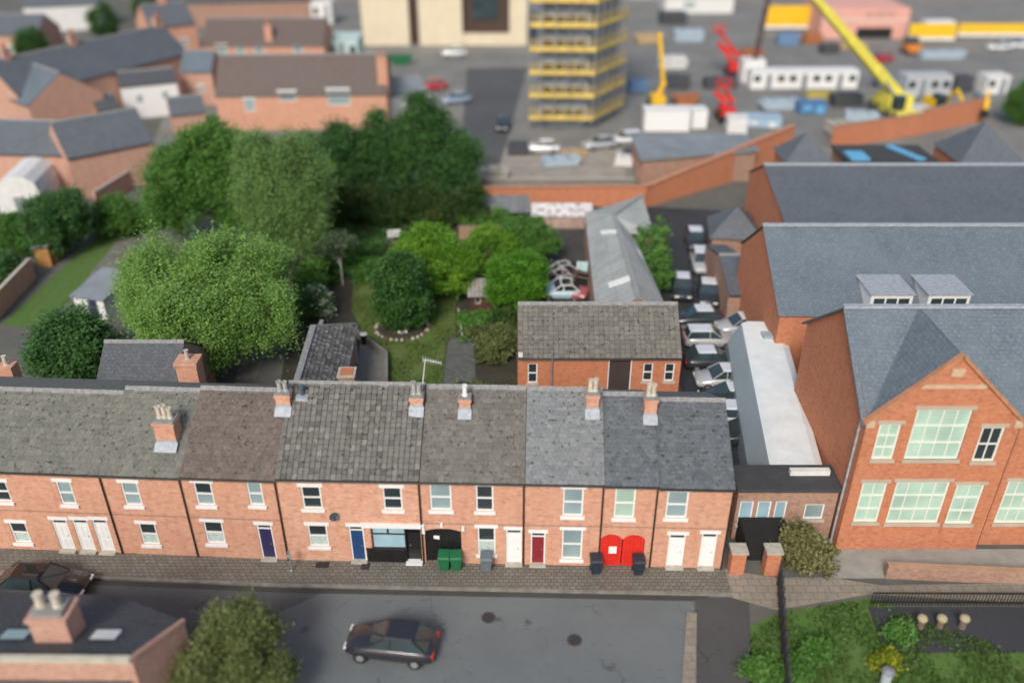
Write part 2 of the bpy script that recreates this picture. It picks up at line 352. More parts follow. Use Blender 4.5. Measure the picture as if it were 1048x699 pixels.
L_YEL = leaf('leaf_yellow_green', greens((.09, .13, .01), (.2, .25, .015), (.38, .38, .03)))

# ------------------------------------------------------------------ foliage
def leaves_mesh(name, C, size, tint, m, parent=None, up=.35, long=1.6):
    n = len(C)
    nrm = rng.normal(size=(n, 3)); nrm[:, 2] = np.abs(nrm[:, 2]) + up; nrm /= np.linalg.norm(nrm, axis=1)[:, None]
    a = rng.normal(size=(n, 3)); a -= (a * nrm).sum(1)[:, None] * nrm; a /= np.linalg.norm(a, axis=1)[:, None]
    b = np.cross(nrm, a); s = (size * rng.uniform(.6, 1.35, n))[:, None]
    V = np.stack([C - a * s * long / 2, C - b * s / 2 + nrm * s * .12, C + a * s * long / 2, C + b * s / 2 + nrm * s * .12], 1).reshape(-1, 3)
    me = bpy.data.meshes.new(name)
    me.vertices.add(4 * n); me.vertices.foreach_set('co', V.astype(np.float32).ravel())
    me.loops.add(4 * n); me.loops.foreach_set('vertex_index', np.arange(4 * n, dtype=np.int32))
    me.polygons.add(n); me.polygons.foreach_set('loop_start', np.arange(0, 4 * n, 4, dtype=np.int32))
    me.update(calc_edges=True)
    at = me.attributes.new('tint', 'FLOAT', 'FACE'); at.data.foreach_set('value', np.clip(tint, 0, 1).astype(np.float32))
    me.materials.append(m); me.validate()
    o = bpy.data.objects.new(name, me); COL.objects.link(o)
    if parent is not None: o.parent = parent
    return o
def clump_points(blobs, n_clump, per, spread, fill=.35, low=-.35, droop=.7):
    """leaf positions in clumps scattered over (and a little inside) a set of ellipsoids"""
    B = np.array(blobs, float); wgt = (B[:, 3] * B[:, 4] + B[:, 4] * B[:, 5] + B[:, 3] * B[:, 5]); wgt /= wgt.sum()
    P = []; T = []
    for k in range(n_clump):
        b = B[rng.choice(len(B), p=wgt)]
        while True:
            d = rng.normal(size=3); d /= np.linalg.norm(d)
            w3 = math.sin(d[0] * 5.3 + b[0] * 3) + math.sin(d[1] * 5.9 + b[1] * 2.3) + math.sin(d[2] * 6.7 + b[2])
            if w3 < -1.1 and rng.random() < .75: continue          # bays in the outline
            if d[2] > low or rng.random() < .2: break
        r = 1 - fill * rng.random() ** 2 + rng.normal() * .07 + .05 * w3
        if rng.random() < .1: r += rng.uniform(.05, .2)              # shoots that stand proud
        c = b[:3] + d * b[3:6] * r
        m = max(8, int(per * rng.uniform(.6, 1.4)))
        q = rng.normal(size=(m, 3)) * spread * rng.uniform(.7, 1.3) * np.array([1, 1, droop]) + c
        P.append(q); T.append(np.clip(rng.normal(.5, .23) + rng.normal(0, .12, m), 0, 1))
    P = np.concatenate(P); T = np.concatenate(T); ok = P[:, 2] > .05
    return P[ok], T[ok]
def trunk(parent, base_r, top, limbs, m=BARK, name='trunk', lean=(0, 0)):
    mb = MB(); p = Vector((0, 0, -.1)); k = 4
    for i in range(k):
        q = Vector((lean[0] * (i + 1) / k + random.uniform(-.06, .06) * top * .2, lean[1] * (i + 1) / k + random.uniform(-.06, .06) * top * .2, top * (i + 1) / k))
        mb.tube(p, q, base_r * (1 - .15 * i), base_r * (1 - .15 * (i + 1)), 8, cap=(i == k - 1)); p = q
    for L in limbs:
        e = Vector(L); s0 = Vector((lean[0] * .7, lean[1] * .7, top * random.uniform(.55, .95)))
        mid = s0.lerp(e, .5) + Vector((0, 0, .1 * e.z))
        mb.tube(s0, mid, base_r * .5, base_r * .32, 6); mb.tube(mid, e, base_r * .32, base_r * .1, 6)
    return mb.build(name, m, parent)
def tree(name, label, cat, base, blobs, m, leaf_s=.25, n=60, per=90, spread=.45, r=.2, bark=BARK, group=None, fill=.35, low=-.35, th=None, droop=.7):
    """blobs are (dx,dy,z,rx,ry,rz) about the trunk's foot"""
    t = thing(name, label, cat, (base[0], base[1], 0), 0, group)
    zc = sum(b[2] for b in blobs) / len(blobs); zb = min(b[2] - b[5] for b in blobs)
    limbs = []
    for b in blobs:
        limbs.append((b[0], b[1], b[2]))
        for _ in range(2): limbs.append((b[0] + random.uniform(-.6, .6) * b[3], b[1] + random.uniform(-.6, .6) * b[4], b[2] + random.uniform(0, .6) * b[5]))
    trunk(t, r, th or max(.4, zc * .75), limbs, bark)
    P, T = clump_points(blobs, n, int(per * 1.8), spread, fill, low, droop)
    leaves_mesh('crown', P, leaf_s * .68, T, m, t, up=1.2 if droop == .7 else 1.5)
    return t
def bush(name, label, cat, base, blobs, m, leaf_s=.18, n=30, per=60, spread=.25, group=None):
    t = thing(name, label, cat, (base[0], base[1], 0), 0, group)
    mb = MB()
    for b in blobs:
        for _ in range(4):
            mb.tube((b[0] * .4, b[1] * .4, -.05), (b[0] + random.uniform(-.5, .5) * b[3], b[1] + random.uniform(-.5, .5) * b[4], b[2] + random.uniform(-.2, .5) * b[5]), .035, .012, 5)
    mb.build('stem', BARK, t)
    P, T = clump_points(blobs, n, int(per * 1.5), spread, .5, -.6)
    leaves_mesh('foliage', P, leaf_s * .78, T, m, t)
    return t

# ------------------------------------------------------------------ roofs and houses (local frame: x along the front, y into the building, front at y=0)
def lay_tiles(mb, o, u, v, w, L, tw, tl, thick=.03, gap=.008, jit=.006, keep=None, mi=0, stagger=.5):
    o, u, v = Vector(o), Vector(u).normalized(), Vector(v).normalized(); n = u.cross(v)
    rows = max(1, round(L / tl)); tl = L / rows; cols = max(1, round(w / tw)); tw = w / cols
    for r in range(rows):
        off = (stagger * tw) if r % 2 else 0
        for c in range(-1 if off else 0, cols):
            x0, x1 = max(0, c * tw + off) + gap / 2, min(w, (c + 1) * tw + off) - gap / 2
            if x1 - x0 < .03: continue
            y0, y1 = r * tl - .02, (r + 1) * tl + .05
            if keep and not keep((x0 + x1) / 2, (y0 + y1) / 2): continue
            h0 = thick * 1.9 + random.uniform(-jit, jit) * 2; h1 = thick * .8 + random.uniform(-jit, jit); sk = random.uniform(-jit, jit); y1 = min(y1, L)
            A = o + u * x0 + v * (y0 + sk) + n * h0; B = o + u * x1 + v * (y0 - sk) + n * (h0 + random.uniform(-jit, jit))
            C = o + u * x1 + v * y1 + n * h1; D = o + u * x0 + v * y1 + n * h1
            dn = n * (thick * .9)
            i0 = len(mb.v); mb.v += [tuple(p) for p in (A, B, C, D, A - dn, B - dn, C - dn, D - dn)]
            for q in ((0, 1, 2, 3), (4, 5, 1, 0), (5, 6, 2, 1), (7, 4, 0, 3)):
                mb.f.append(tuple(i0 + i for i in q)); mb.m.append(mi)
                mb.uv += [(0, 0)] * 4
def wall_open(mb, u0, u1, z0, z1, holes, dep=.11, mi=0, y=0.):
    xs = sorted({u0, u1, *[h[0] for h in holes], *[h[1] for h in holes]}); zs = sorted({z0, z1, *[h[2] for h in holes], *[h[3] for h in holes]})
    xs = [x for x in xs if u0 <= x <= u1]; zs = [z for z in zs if z0 <= z <= z1]
    for a, b in zip(xs, xs[1:]):
        for c, d in zip(zs, zs[1:]):
            mx, mz = (a + b) / 2, (c + d) / 2
            if any(h[0] < mx < h[1] and h[2] < mz < h[3] for h in holes): continue
            mb.poly([(a, y, c), (b, y, c), (b, y, d), (a, y, d)], mi)
    for h in holes:
        a, b, c, d = h[:4]
        mb.poly([(a, y, c), (a, y, d), (a, y + dep, d), (a, y + dep, c)], mi); mb.poly([(b, y, d), (b, y, c), (b, y + dep, c), (b, y + dep, d)], mi)
        mb.poly([(a, y, d), (b, y, d), (b, y + dep, d), (a, y + dep, d)], mi); mb.poly([(b, y, c), (a, y, c), (a, y + dep, c), (b, y + dep, c)], mi)
def window(parent, a, b, c, d, y=0., cols=1, rows=2, pane=None, frame=None, sill=True, lintel=True, lmat=None, fw=.075, lower=None, label=None):
    pane = pane or GLASS; frame = frame or WHITE; lmat = lmat or WHITE
    mb = MB(); y0, y1 = y + .045, y + .12
    mb.box(a, a + fw, y0, y1, c, d); mb.box(b - fw, b, y0, y1, c, d); mb.box(a + fw, b - fw, y0, y1, c, c + fw); mb.box(a + fw, b - fw, y0, y1, d - fw, d)
    for i in range(1, cols): x = a + (b - a) * i / cols; mb.box(x - .03, x + .03, y0 + .008, y1, c + fw, d - fw)
    for i in range(1, rows):
        z = c + (d - c) * i / rows
        mb.box(a + fw, b - fw, y0 - .012, y1, z - .035, z + .035)
    w = mb.build('window', frame, parent)
    if label: w['label'] = label
    g = MB(); zm = c + (d - c) / rows if lower else c
    g.poly([(a + fw * .5, y1 - .03, zm), (b - fw * .5, y1 - .03, zm), (b - fw * .5, y1 - .03, d - fw * .5), (a + fw * .5, y1 - .03, d - fw * .5)])
    g.build('pane', pane, w)
    if lower:
        g = MB(); g.poly([(a + fw * .5, y1 - .03, c + fw * .5), (b - fw * .5, y1 - .03, c + fw * .5), (b - fw * .5, y1 - .03, zm), (a + fw * .5, y1 - .03, zm)]); g.build('pane', lower, w)
    if sill: s_ = MB(); s_.box(a - .1, b + .1, y - .1, y + .05, c - .16, c - .002); s_.build('sill', WHITE if lmat is WHITE else lmat, w, bevel=.01)
    if lintel: s_ = MB(); s_.box(a - .14, b + .14, y - .035, y + .04, d + .002, d + .2); s_.build('lintel', lmat, w, bevel=.01)
    return w
def door(parent, a, b, c, d, y=0., m=None, fan=.28, lintel=True, label=None):
    m = m or WHITE; fw = .07
    mb = MB(); zt = d - fan
    mb.box(a + fw, b - fw, y + .07, y + .115, c + .03, zt - .03)
    for (p0, p1, q0, q1) in ((.14, .46, .12, .42), (.54, .86, .12, .42), (.14, .46, .52, .92), (.54, .86, .52, .92)):
        W_, H_ = b - a - 2 * fw, zt - c
        mb.box(a + fw + W_ * p0, a + fw + W_ * p1, y + .055, y + .07, c + H_ * q0, c + H_ * q1)
    o = mb.build('door', m, parent)
    if label: o['label'] = label
    f = MB(); f.box(a, a + fw, y + .04, y + .12, c, d); f.box(b - fw, b, y + .04, y + .12, c, d); f.box(a + fw, b - fw, y + .04, y + .12, d - fw, d)
    if fan > .1: f.box(a + fw, b - fw, y + .043, y + .12, zt - .03, zt + .03)
    f.build('frame', WHITE, o)
    if fan > .1: g = MB(); g.poly([(a + fw, y + .09, zt + .03), (b - fw, y + .09, zt + .03), (b - fw, y + .09, d - fw), (a + fw, y + .09, d - fw)]); g.build('pane', GLASS, o)
    h = MB(); h.tube((b - fw - .12, y + .02, c + 1.0), (b - fw - .12, y + .056, c + 1.0), .035, .02, 8); h.build('handle', STEEL, o)
    s_ = MB(); s_.box(a - .04, b + .04, y - .22, y + .1, c - .1, c + .06); s_.build('step', STONE, o, bevel=.015)
    if lintel: l = MB(); l.box(a - .12, b + .12, y - .035, y + .04, d + .002, d + .2); l.build('lintel', WHITE, o, bevel=.01)
    return o
def chimney(parent, x, y, zroof, ztop, w=.75, d=.6, m=None, pots=2, potm=None, apron=True, label=None):
    mb = MB(); m = m or BR_TERR
    mb.box(x - w / 2, x + w / 2, y - d / 2, y + d / 2, zroof - 1.2, ztop - .24)
    mb.box(x - w / 2 - .05, x + w / 2 + .05, y - d / 2 - .05, y + d / 2 + .05, ztop - .24, ztop - .08)
    mb.box(x - w / 2 - .02, x + w / 2 + .02, y - d / 2 - .02, y + d / 2 + .02, ztop - .08, ztop, 1)
    c = mb.build('chimney', [m, MORTAR], parent)
    if label: c['label'] = label
    for i in range(pots):
        p = MB(); xx = x + (i - (pots - 1) / 2) * (w * .8 / max(1, pots)); k = random.uniform(.9, 1.2)
        p.lathe((xx, y, ztop), [(.14, -.02), (.15, .05), (.115, .1), (.11, .5 * k), (.14, .53 * k), (.14, .6 * k), (.09, .6 * k), (.09, .45 * k)], 10)
        p.build('chimney_pot', potm or POT, c, smooth=False)
    return c
class House:
    """one house of a row: p0 -> p1 is the foot of its front wall, left to right"""
    def __init__(s, name, label, cat, p0, p1, depth, eave, ridge, wall, tile, holes, group=None, tw=.3, tl=.3, ry=None, over=.1, real=True, z0=0., lay=()):
        p0, p1 = Vector(p0), Vector(p1); s.p0 = p0; s.d = (p1 - p0).normalized(); s.w = (p1 - p0).length; s.n = Vector((-s.d.y, s.d.x, 0))
        s.t = thing(name, label, cat, (p0.x, p0.y, z0), math.atan2(s.d.y, s.d.x), group)
        s.depth, s.eave, s.ridge = depth, eave, ridge; s.ry = ry or depth / 2
        mb = MB(); w = s.w; g = .004
        wall_open(mb, g, w - g, -.1, eave, holes)
        mb.poly([(w - g, depth, -.1), (g, depth, -.1), (g, depth, eave), (w - g, depth, eave)])
        mb.poly([(g, depth, -.1), (g, 0, -.1), (g, 0, eave), (g, s.ry, ridge - .06), (g, depth, eave)])
        mb.poly([(w - g, 0, -.1), (w - g, depth, -.1), (w - g, depth, eave), (w - g, s.ry, ridge - .06), (w - g, 0, eave)])
        if holes: mb.poly([(g, .35, 0), (w - g, .35, 0), (w - g, .35, eave - .1), (g, .35, eave - .1)], 1)
        mb.build('wall', [wall, DARK], s.t)
        sl = (ridge - eave) / s.ry; ze = eave - over * sl
        rb = MB(); th = .09
        for (ya, za, yb, zb) in ((-over, ze, s.ry, ridge), (depth + over, eave - over * (ridge - eave) / (depth - s.ry), s.ry, ridge)):
            A, B, C, D = (g, ya, za), (w - g, ya, za), (w - g, yb, zb), (g, yb, zb)
            q = [A, B, C, D] if ya < yb else [B, A, D, C]
            rb.poly(q, 0 if ya > yb or not real else 1)
            rb.poly([(p[0], p[1], p[2] - th) for p in q[::-1]], 1)
        rb.poly([(g, -over, ze - th), (w - g, -over, ze - th), (w - g, -over, ze), (g, -over, ze)], 1)
        for x in (g, w - g):
            rb.poly([(x, -over, ze - th), (x, -over, ze), (x, s.ry, ridge), (x, s.ry, ridge - th)], 1); rb.poly([(x, depth + over, eave - over), (x, depth + over, eave - over - th), (x, s.ry, ridge - th), (x, s.ry, ridge)], 1)
        if real: lay_tiles(rb, (g, -over, ze), (1, 0, 0), (0, s.ry + over, ridge - ze), w - 2 * g, math.hypot(s.ry + over, ridge - ze), tw, tl, *lay)
        k = max(2, round(w / .45))
        for i in range(k):   # ridge tiles
            a, b = g + (w - 2 * g) * i / k + .006, g + (w - 2 * g) * (i + 1) / k - .006; e = random.uniform(-.008, .008)
            for (x0, x1) in ((a, b),):
                rb.poly([(x0, s.ry - .17, ridge - .05 + e), (x1, s.ry - .17, ridge - .05 + e), (x1, s.ry, ridge + .13 + e), (x0, s.ry, ridge + .13 + e)], 2)
                rb.poly([(x1, s.ry + .17, ridge - .05 + e), (x0, s.ry + .17, ridge - .05 + e), (x0, s.ry, ridge + .13 + e), (x1, s.ry, ridge + .13 + e)], 2)
        s.roof = rb.build('roof', [tile, DARK, MORTAR], s.t)
        gb = MB(); gb.tube((.01, -over - .05, ze - .06), (w - .01, -over - .05, ze - .06), .055, n=6); gb.build('gutter', BLACKP, s.t)
    def uz(s, px, py):
        """photo pixel -> (u along the front, height) on the front wall"""
        u = (px - 524) / FPX; v = (py - 349.5) / FPX; r = Vector((u, CP - v * SP, -(SP + v * CP))); o = Vector((0, 0, CAMH))
        t = (s.p0 - o).dot(s.n) / r.dot(s.n); q = o + r * t
        return ((q - s.p0).dot(s.d), q.z)
def facade_uz(p0, p1, px, py):
    p0, p1 = Vector(p0), Vector(p1); d = (p1 - p0).normalized(); n = Vector((-d.y, d.x, 0))
    u = (px - 524) / FPX; v = (py - 349.5) / FPX; r = Vector((u, CP - v * SP, -(SP + v * CP))); o = Vector((0, 0, CAMH))
    t = (p0 - o).dot(n) / r.dot(n); q = o + r * t
    return (q - p0).dot(d), q.z

# ------------------------------------------------------------------ the setting: ground, street, pavements
def sheet(name, pts, z, m, kind='structure', sub=None):
    mb = MB(); mb.poly([(p[0], p[1], z) for p in pts]); return struct(name, mb, m, kind)
def GP(*px): return [G(a, b) for a, b in px]
sheet('ground', [(-900, -200), (900, -200), (900, 1200), (-900, 1200)], 0, EARTH)
FY = lambda x: 32.35 + (-11.35 - x) * (.055 if x < -11.35 else .027)      # foot of the terrace's front walls
def strip(name, xs, off0, off1, z, m, h=None):
    mb = MB()
    for a, b in zip(xs, xs[1:]):
        q = [(a, FY(a) - off0), (b, FY(b) - off0), (b, FY(b) - off1), (a, FY(a) - off1)]
        if h: mb.prism(q, 0, z)
        else: mb.poly([(*p, z) for p in q])
    return struct(name, mb, m)
xs_ = [-60, -40, -25, -11.35, 0, 10.7]
strip('pavement', xs_, 1.62, -.3, .11, PAVE, True)
strip('kerb', xs_, 1.78, 1.625, .12, plain('kerb_stone', (.19, .18, .155), .9, .35, 1.5), True)
strip('gutter_strip', [-60, -40, -25, -11.35, 0, 9.6], 2.12, 1.79, .014, asphalt('gutter_grime', (.045, .044, .04), (.075, .072, .064), (.03, .03, .028)))
strip('street', [-60, -40, -25, -11.35, 0, 9.7], 5.6, 1.785, .006, asphalt('asphalt_worn', (.085, .09, .09), (.115, .12, .118), (.06, .062, .062)))
sheet('road', [(-12.8, -20), (7.6, -20), (7.75, 26.3), (8.6, 27.4), (8.8, 29.7), (-9.0, 30.4), (-12.9, 27.8)], .011, ROADM)
for px, py, lb in ((588, 655, 'round iron manhole cover in the road, right of the parked plum car'), (500, 632, 'round iron manhole cover in the road nearest the pavement')):
    q = G(px, py); t = thing('manhole_cover', lb, 'manhole cover', (q.x, q.y, .013)); mb = MB(); mb.lathe((0, 0, 0), [(.36, -.01), (.36, .006), (.31, .008)], 20); mb.build('frame', plain('iron_frame', (.07, .065, .06), .7), t); mb = MB(); mb.lathe((0, 0, 0), [(.29, -.01), (.29, .012), (.05, .014)], 20); mb.build('lid', plain('iron_lid', (.035, .033, .032), .6, .3, 9), t)
mb = MB(); mb.prism([tuple(p)[:2] for p in GP((697, 712), (712, 712), (713, 628), (703, 628))], 0, .1); struct('kerb_strip', mb, PAVEB)
sheet('driveway', GP((712, 712), (772, 712), (766, 612), (712, 612)), .016, asphalt('asphalt_drive', (.06, .06, .058), (.085, .083, .078), (.045, .044, .042)))
mb = MB(); mb.prism([(10.72, 31.75), (10.72, 29.9), *[tuple(G(a, b))[:2] for a, b in ((795, 624), (890, 608), (1060, 618), (1060, 598), (900, 600), (850, 592), (790, 592))]], 0, .1); struct('path', mb, PAVEB)
sheet('school_forecourt', GP((850, 592), (1080, 592), (1080, 562), (850, 562)), .02, plain('forecourt_paving', (.27, .27, .24), .9, .15, 1.5))
sheet('grass_verge', GP((768, 640), (800, 626), (888, 612), (1090, 672), (1090, 760), (765, 760)), .016, LAWNB)
sheet('yard_surface', GP((888, 621), (1080, 621), (1080, 668), (905, 668)), .022, PARKM)
# garden behind the houses
sheet('garden_ground', [(-14.5, 40), (-4, 40), (.3, 48.6), (12.9, 48.6), (14.2, 80.8), (-20, 80.8)], .01, SOIL)
lw = GP((362, 290), (388, 286), (420, 296), (466, 303), (466, 345), (456, 352), (454, 400), (385, 400), (397, 386), (397, 366), (374, 345), (360, 318))
sheet('lawn', lw, .02, LAWN)
sheet('lawn_upper', GP((332, 238), (420, 238), (410, 262), (345, 262)), .018, ROUGH)
sheet('garden_path', GP((346, 290), (360, 290), (358, 322), (343, 322)), .02, plain('dark_path', (.035, .028, .02), .95, .3, 2))
sheet('garden_paving', GP((459, 346), (484, 346), (488, 400), (452, 400)), .028, SLABS)
sheet('concrete_pad', GP((370, 342), (395, 366), (394, 400), (362, 400)), .03, CONC)
sheet('vegetable_bed', GP((470, 322), (528, 318), (530, 345), (472, 346)), .024, SOILO)
sheet('scrap_yard', [(2.0, 50.5), (6.2, 50.5), (6.6, 75.6), (1.6, 75.6)], .024, YARD)
sheet('car_park', [(11.0, 40.2), (13.2, 36.2), (22, 36.2), (20.6, 80), (12.6, 81)], .014, PARKM)
sheet('site_ground', [(-40, 88), (90, 88), (140, 260), (-80, 260)], .012, SITEM)
sheet('site_road', GP((470, 175), (512, 168), (540, 70), (478, 70)), .018, asphalt('asphalt_site', (.075, .08, .082), (.1, .105, .105), (.05, .052, .052)))
sheet('back_lane', GP((38, 348), (60, 345), (160, 222), (140, 222)), .016, plain('lane_gravel', (.15, .145, .125), .95, .3, .8))
sheet('long_lawn', GP((2, 332), (50, 340), (140, 225), (118, 225)), .014, LAWNB)
sheet('side_path', GP((240, 388), (262, 388), (285, 330), (270, 330)), .014, plain('side_path_slabs', (.17, .16, .14), .95, .3, 1))

# ------------------------------------------------------------------ the terrace
def dims(p0, p1, r):   # photo rectangle on the front wall -> (u0,u1,z0,z1)
    x0, y0, x1, y1 = r; xm, ym = (x0 + x1) / 2, (y0 + y1) / 2
    return (facade_uz(p0, p1, x0, ym)[0], facade_uz(p0, p1, x1, ym)[0], facade_uz(p0, p1, xm, y1)[1], facade_uz(p0, p1, xm, y0)[1])
def row_house(label, x0, x1, ridge_px, eave, tile, wins, doors, extra=(), wall=None, chim=(), tw=.3, tl=.3, group='brick terrace houses along the street', lay=(), course=True):
    p0, p1 = (x0, FY(x0), 0), (x1, FY(x1), 0)
    W_ = [(dims(p0, p1, w[0]), w[1]) for w in wins]; D_ = [(dims(p0, p1, d[0]), d[1]) for d in doors]
    D_ = [((a, b, .14, d), k) for (a, b, c, d), k in D_]
    yr = 4.05; zr = WY(ridge_px[0], ridge_px[1], FY((x0 + x1) / 2) + yr).z - .1
    h = House('terrace_house', label, 'house', p0, p1, 8.1, eave, zr, wall or BR_TERR, tile, [q for q, _ in W_] + [q for q, _ in D_] + [dims(p0, p1, e) for e in extra], group, tw, tl, yr, lay=lay)
    for q, k in W_: window(h.t, *q, **k)
    for q, k in D_: door(h.t, *q, **k)
    for (px, py_base, py_top, k) in chim:
        sl = (zr - eave) / yr; y = .1
        while y < yr:      # the slope point seen at py_base
            z = eave + sl * y; P_ = WY(px, py_base, h.p0.y + y)
            if P_.z <= z + .02 and y > .2: break
            y += .02
        q = WY(px, py_base, h.p0.y + y); u = (q - h.p0).dot(h.d); dd = k.get('d', .6); y += dd / 2
        zt = WY(px, py_top, h.p0.y + y).z
        chimney(h.t, u, y, eave + sl * y, zt, **k)
        f = MB(); w_ = k.get('w', .75); ya = y - dd / 2
        f.poly([(u - w_ / 2 - .06, ya - .42, eave + sl * (ya - .42) + .13), (u + w_ / 2 + .06, ya - .42, eave + sl * (ya - .42) + .13), (u + w_ / 2 + .06, ya - .01, eave + sl * ya + .17), (u - w_ / 2 - .06, ya - .01, eave + sl * ya + .17)])
        f.poly([(u - w_ / 2 - .02, ya - .014, eave + sl * ya + .08), (u + w_ / 2 + .02, ya - .014, eave + sl * ya + .08), (u + w_ / 2 + .02, ya - .014, eave + sl * ya + .3), (u - w_ / 2 - .02, ya - .014, eave + sl * ya + .3)])
        f.build('flashing', LEAD, h.t)
    # brick string course and a black downpipe at the right-hand end
    s_ = MB(); w_ = h.w; k = 2.72
    holes = sorted([(q[0] - .15, q[1] + .15) for q, _ in D_ + W_ if q[2] - .17 < k + .1 and q[3] + .2 > k] + [(dims(p0, p1, e)[0] - .1, dims(p0, p1, e)[1] + .1) for e in extra if dims(p0, p1, e)[3] + .3 > k])
    a = .02
    for (b, c) in holes + [(w_ - .12, w_)]:
        if b > a + .05: s_.box(a, b, -.03, .02, k, k + .075)
        a = max(a, c)
    if s_.v and course: s_.build('string_course', BR_DULL, h.t)
    d_ = MB(); d_.tube((w_ - .06, -.07, .12), (w_ - .06, -.07, eave - .1), .04, n=6); d_.build('downpipe', BLACKP, h.t)
    return h
P_ = dict(pane=GLASSP); Gn = dict(pane=GLASSG)
L3 = row_house('long brick terrace house with three white doors and olive grey roof', -33, -20.0, (60, 396), 5.36, T_OLIVE,
    [((-7, 493, 9, 513), {}), ((60, 493, 75, 516), P_), ((12, 535, 29, 555), dict(lower=CURT)), ((-75, 535, -58, 555), {}), ((-75, 493, -58, 514), {})],
    [((58, 532, 73, 565), {}), ((79, 532, 94, 566), {}), ((99, 532, 114, 567), {})])
L2 = row_house('narrow brick terrace house with olive grey roof and no street door', -20.0, -16.05, (130, 396), 5.36, T_OLIVE,
    [((126, 494, 143, 517), P_), ((144, 536, 161, 557), dict(lower=CURT))], [])
L1 = row_house('brick terrace house with chocolate brown roof, tall chimney and navy door', -16.05, -11.36, (230, 396), 5.41, T_BROWN,
    [((200, 494, 218, 517), dict(lower=GLASSP)), ((254, 494, 269, 517), P_), ((210, 534, 229, 556), dict(lower=CURT))], [((265, 537, 280, 566), dict(m=PURPLE))],
    chim=[(171, 456, 428, dict(w=1.0, d=.8, pots=3))])
MAIN = row_house('orange brick house with black shopfront, blue door and grey brown tiled roof', -11.35, -4.42, (360, 390.5), 5.52, T_MAIN,
    [((309, 498, 329, 520.5), dict(lower=None)), ((392, 499, 411.5, 521.5), {}), ((316, 537.5, 335.5, 559), dict(lower=CURT))],
    [((358.5, 538.5, 373.5, 571.5), dict(m=NAVY))], extra=[(374.8, 539.5, 433.2, 577)], wall=BR_MAIN, tw=.27, tl=.3, lay=(.062, .026, .01, None, 0, 0), course=False,
    chim=[(427, 417, 401, dict(w=.62, d=.55, pots=2, potm=POTG, m=BR_MAIN)), (290.5, 419, 400, dict(w=.7, d=.55, pots=2, potm=POTG, m=BR_MAIN))])
R1 = row_house('brick terrace house over the black passage gate, with brown grey roof', -4.41, .62, (500, 394), 5.51, T_R1,
    [((440, 496, 462, 522), P_), ((487, 497, 505, 523), {}), ((489, 540, 507, 567), dict(lower=CURT))], [((518, 542, 534, 577), {})], extra=[(435.5, 541, 472.5, 580)],
    chim=[(476, 421, 404, dict(w=.55, d=.5, pots=1, potm=WHITE))])
R2 = row_house('brick terrace house with pale slate roof and dark red door', .63, 4.42, (580, 396), 5.51, T_PALE,
    [((576, 500, 597, 528), P_), ((575, 542, 596, 572), dict(pane=GLASSP))], [((543, 545, 558, 578), dict(m=MAROON))], chim=[(606, 421, 399, dict(w=.6, d=.6, pots=2))], tw=.26, tl=.24)
R3 = row_house('brick terrace house with dark slate roof and arched red double doors', 4.43, 7.0, (645, 401), 5.46, T_DARK,
    [((629, 500, 650, 530), Gn)], [], extra=[(613.5, 547, 659, 583)], chim=[(665, 427, 404, dict(w=.6, d=.6, pots=2))], tw=.26, tl=.24)
R4 = row_house('brick terrace house at the right end with dark slate roof and two white doors', 7.01, 10.6, (710, 407), 5.36, T_DARK,
    [((682, 503, 704, 530), dict(pane=GLASSP))], [((683, 547, 700, 583), {}), ((716, 546, 732, 583), {})], tw=.26, tl=.24)

# main house: the shopfront, roof vent, dish, aerial
def at(h, r): return dims((h.p0.x, h.p0.y, 0), tuple(h.p0 + h.d * h.w), r)
a, b, c, d = at(MAIN, (374.8, 539.5, 433.2, 577)); c = .1
wa, wb, wc, _ = at(MAIN, (379.8, 540, 414.5, 561.5))
da = at(MAIN, (415.5, 540, 431, 572))[0]; db = at(MAIN, (415.5, 540, 429.5, 572))[1]
sf = MB(); sf.box(a, a + .22, .02, .1, c + .6, d); sf.box(a + .22, wa + .1, .03, .12, c + .6, d - .02)
sf.build('shop_pier', BR_MAIN, MAIN.t)
sf = MB()
for (x0, x1, z0, z1) in ((wa, wa + .1, wc, d), (wb - .02, da + .03, c, d), (wa + .1, wb - .02, d - .1, d), (wa + .1, wb - .02, wc, wc + .07), (wa + .1, wb - .02, d - .52, d - .45), (wa + .82, wa + .9, d - .45, d - .1), (da, db, d - .42, d - .34), (db, db + .08, c, d), (da + .03, db, d - .08, d)): sf.box(x0, x1, .03, .1, z0, z1)
shop = sf.build('shopfront', BLACKP, MAIN.t)
sf = MB(); sf.box(a, wb + .02, -.03, .12, c, wc - .02); sf.box(a - .02, wb + .04, -.06, .02, wc - .02, wc + .03)
for i in range(4):
    x0 = a + .08 + i * (wb - a - .06) / 4; sf.box(x0, x0 + (wb - a) / 4 - .12, -.045, -.03, c + .12, wc - .12)
sf.build('stall_riser', BLACKP, shop)
for (x0, x1, z0, z1) in ((wa + .1, wb - .02, wc + .07, d - .52), (wa + .1, wa + .82, d - .45, d - .1), (wa + .9, wb - .02, d - .45, d - .1)):
    g = MB(); g.poly([(x0, .075, z0), (x1, .075, z0), (x1, .075, z1), (x0, .075, z1)]); g.build('pane', GLASSB, shop)
sf = MB(); sf.box(da + .05, db - .01, .18, .23, c + .03, d - .43)
for q in ((.12, .44, .08, .42), (.56, .88, .08, .42), (.12, .44, .5, .93), (.56, .88, .5, .93)):
    w_, h_ = db - da - .06, d - c - .5; sf.box(da + .05 + w_ * q[0], da + .05 + w_ * q[1], .165, .18, c + .03 + h_ * q[2], c + .03 + h_ * q[3])
sdoor = sf.build('shop_door', BLACKP, MAIN.t)
k = MB(); k.tube((da + .2, .12, c + 1.05), (da + .2, .165, c + 1.05), .04, .03, 8); k.build('handle', STEEL, sdoor)
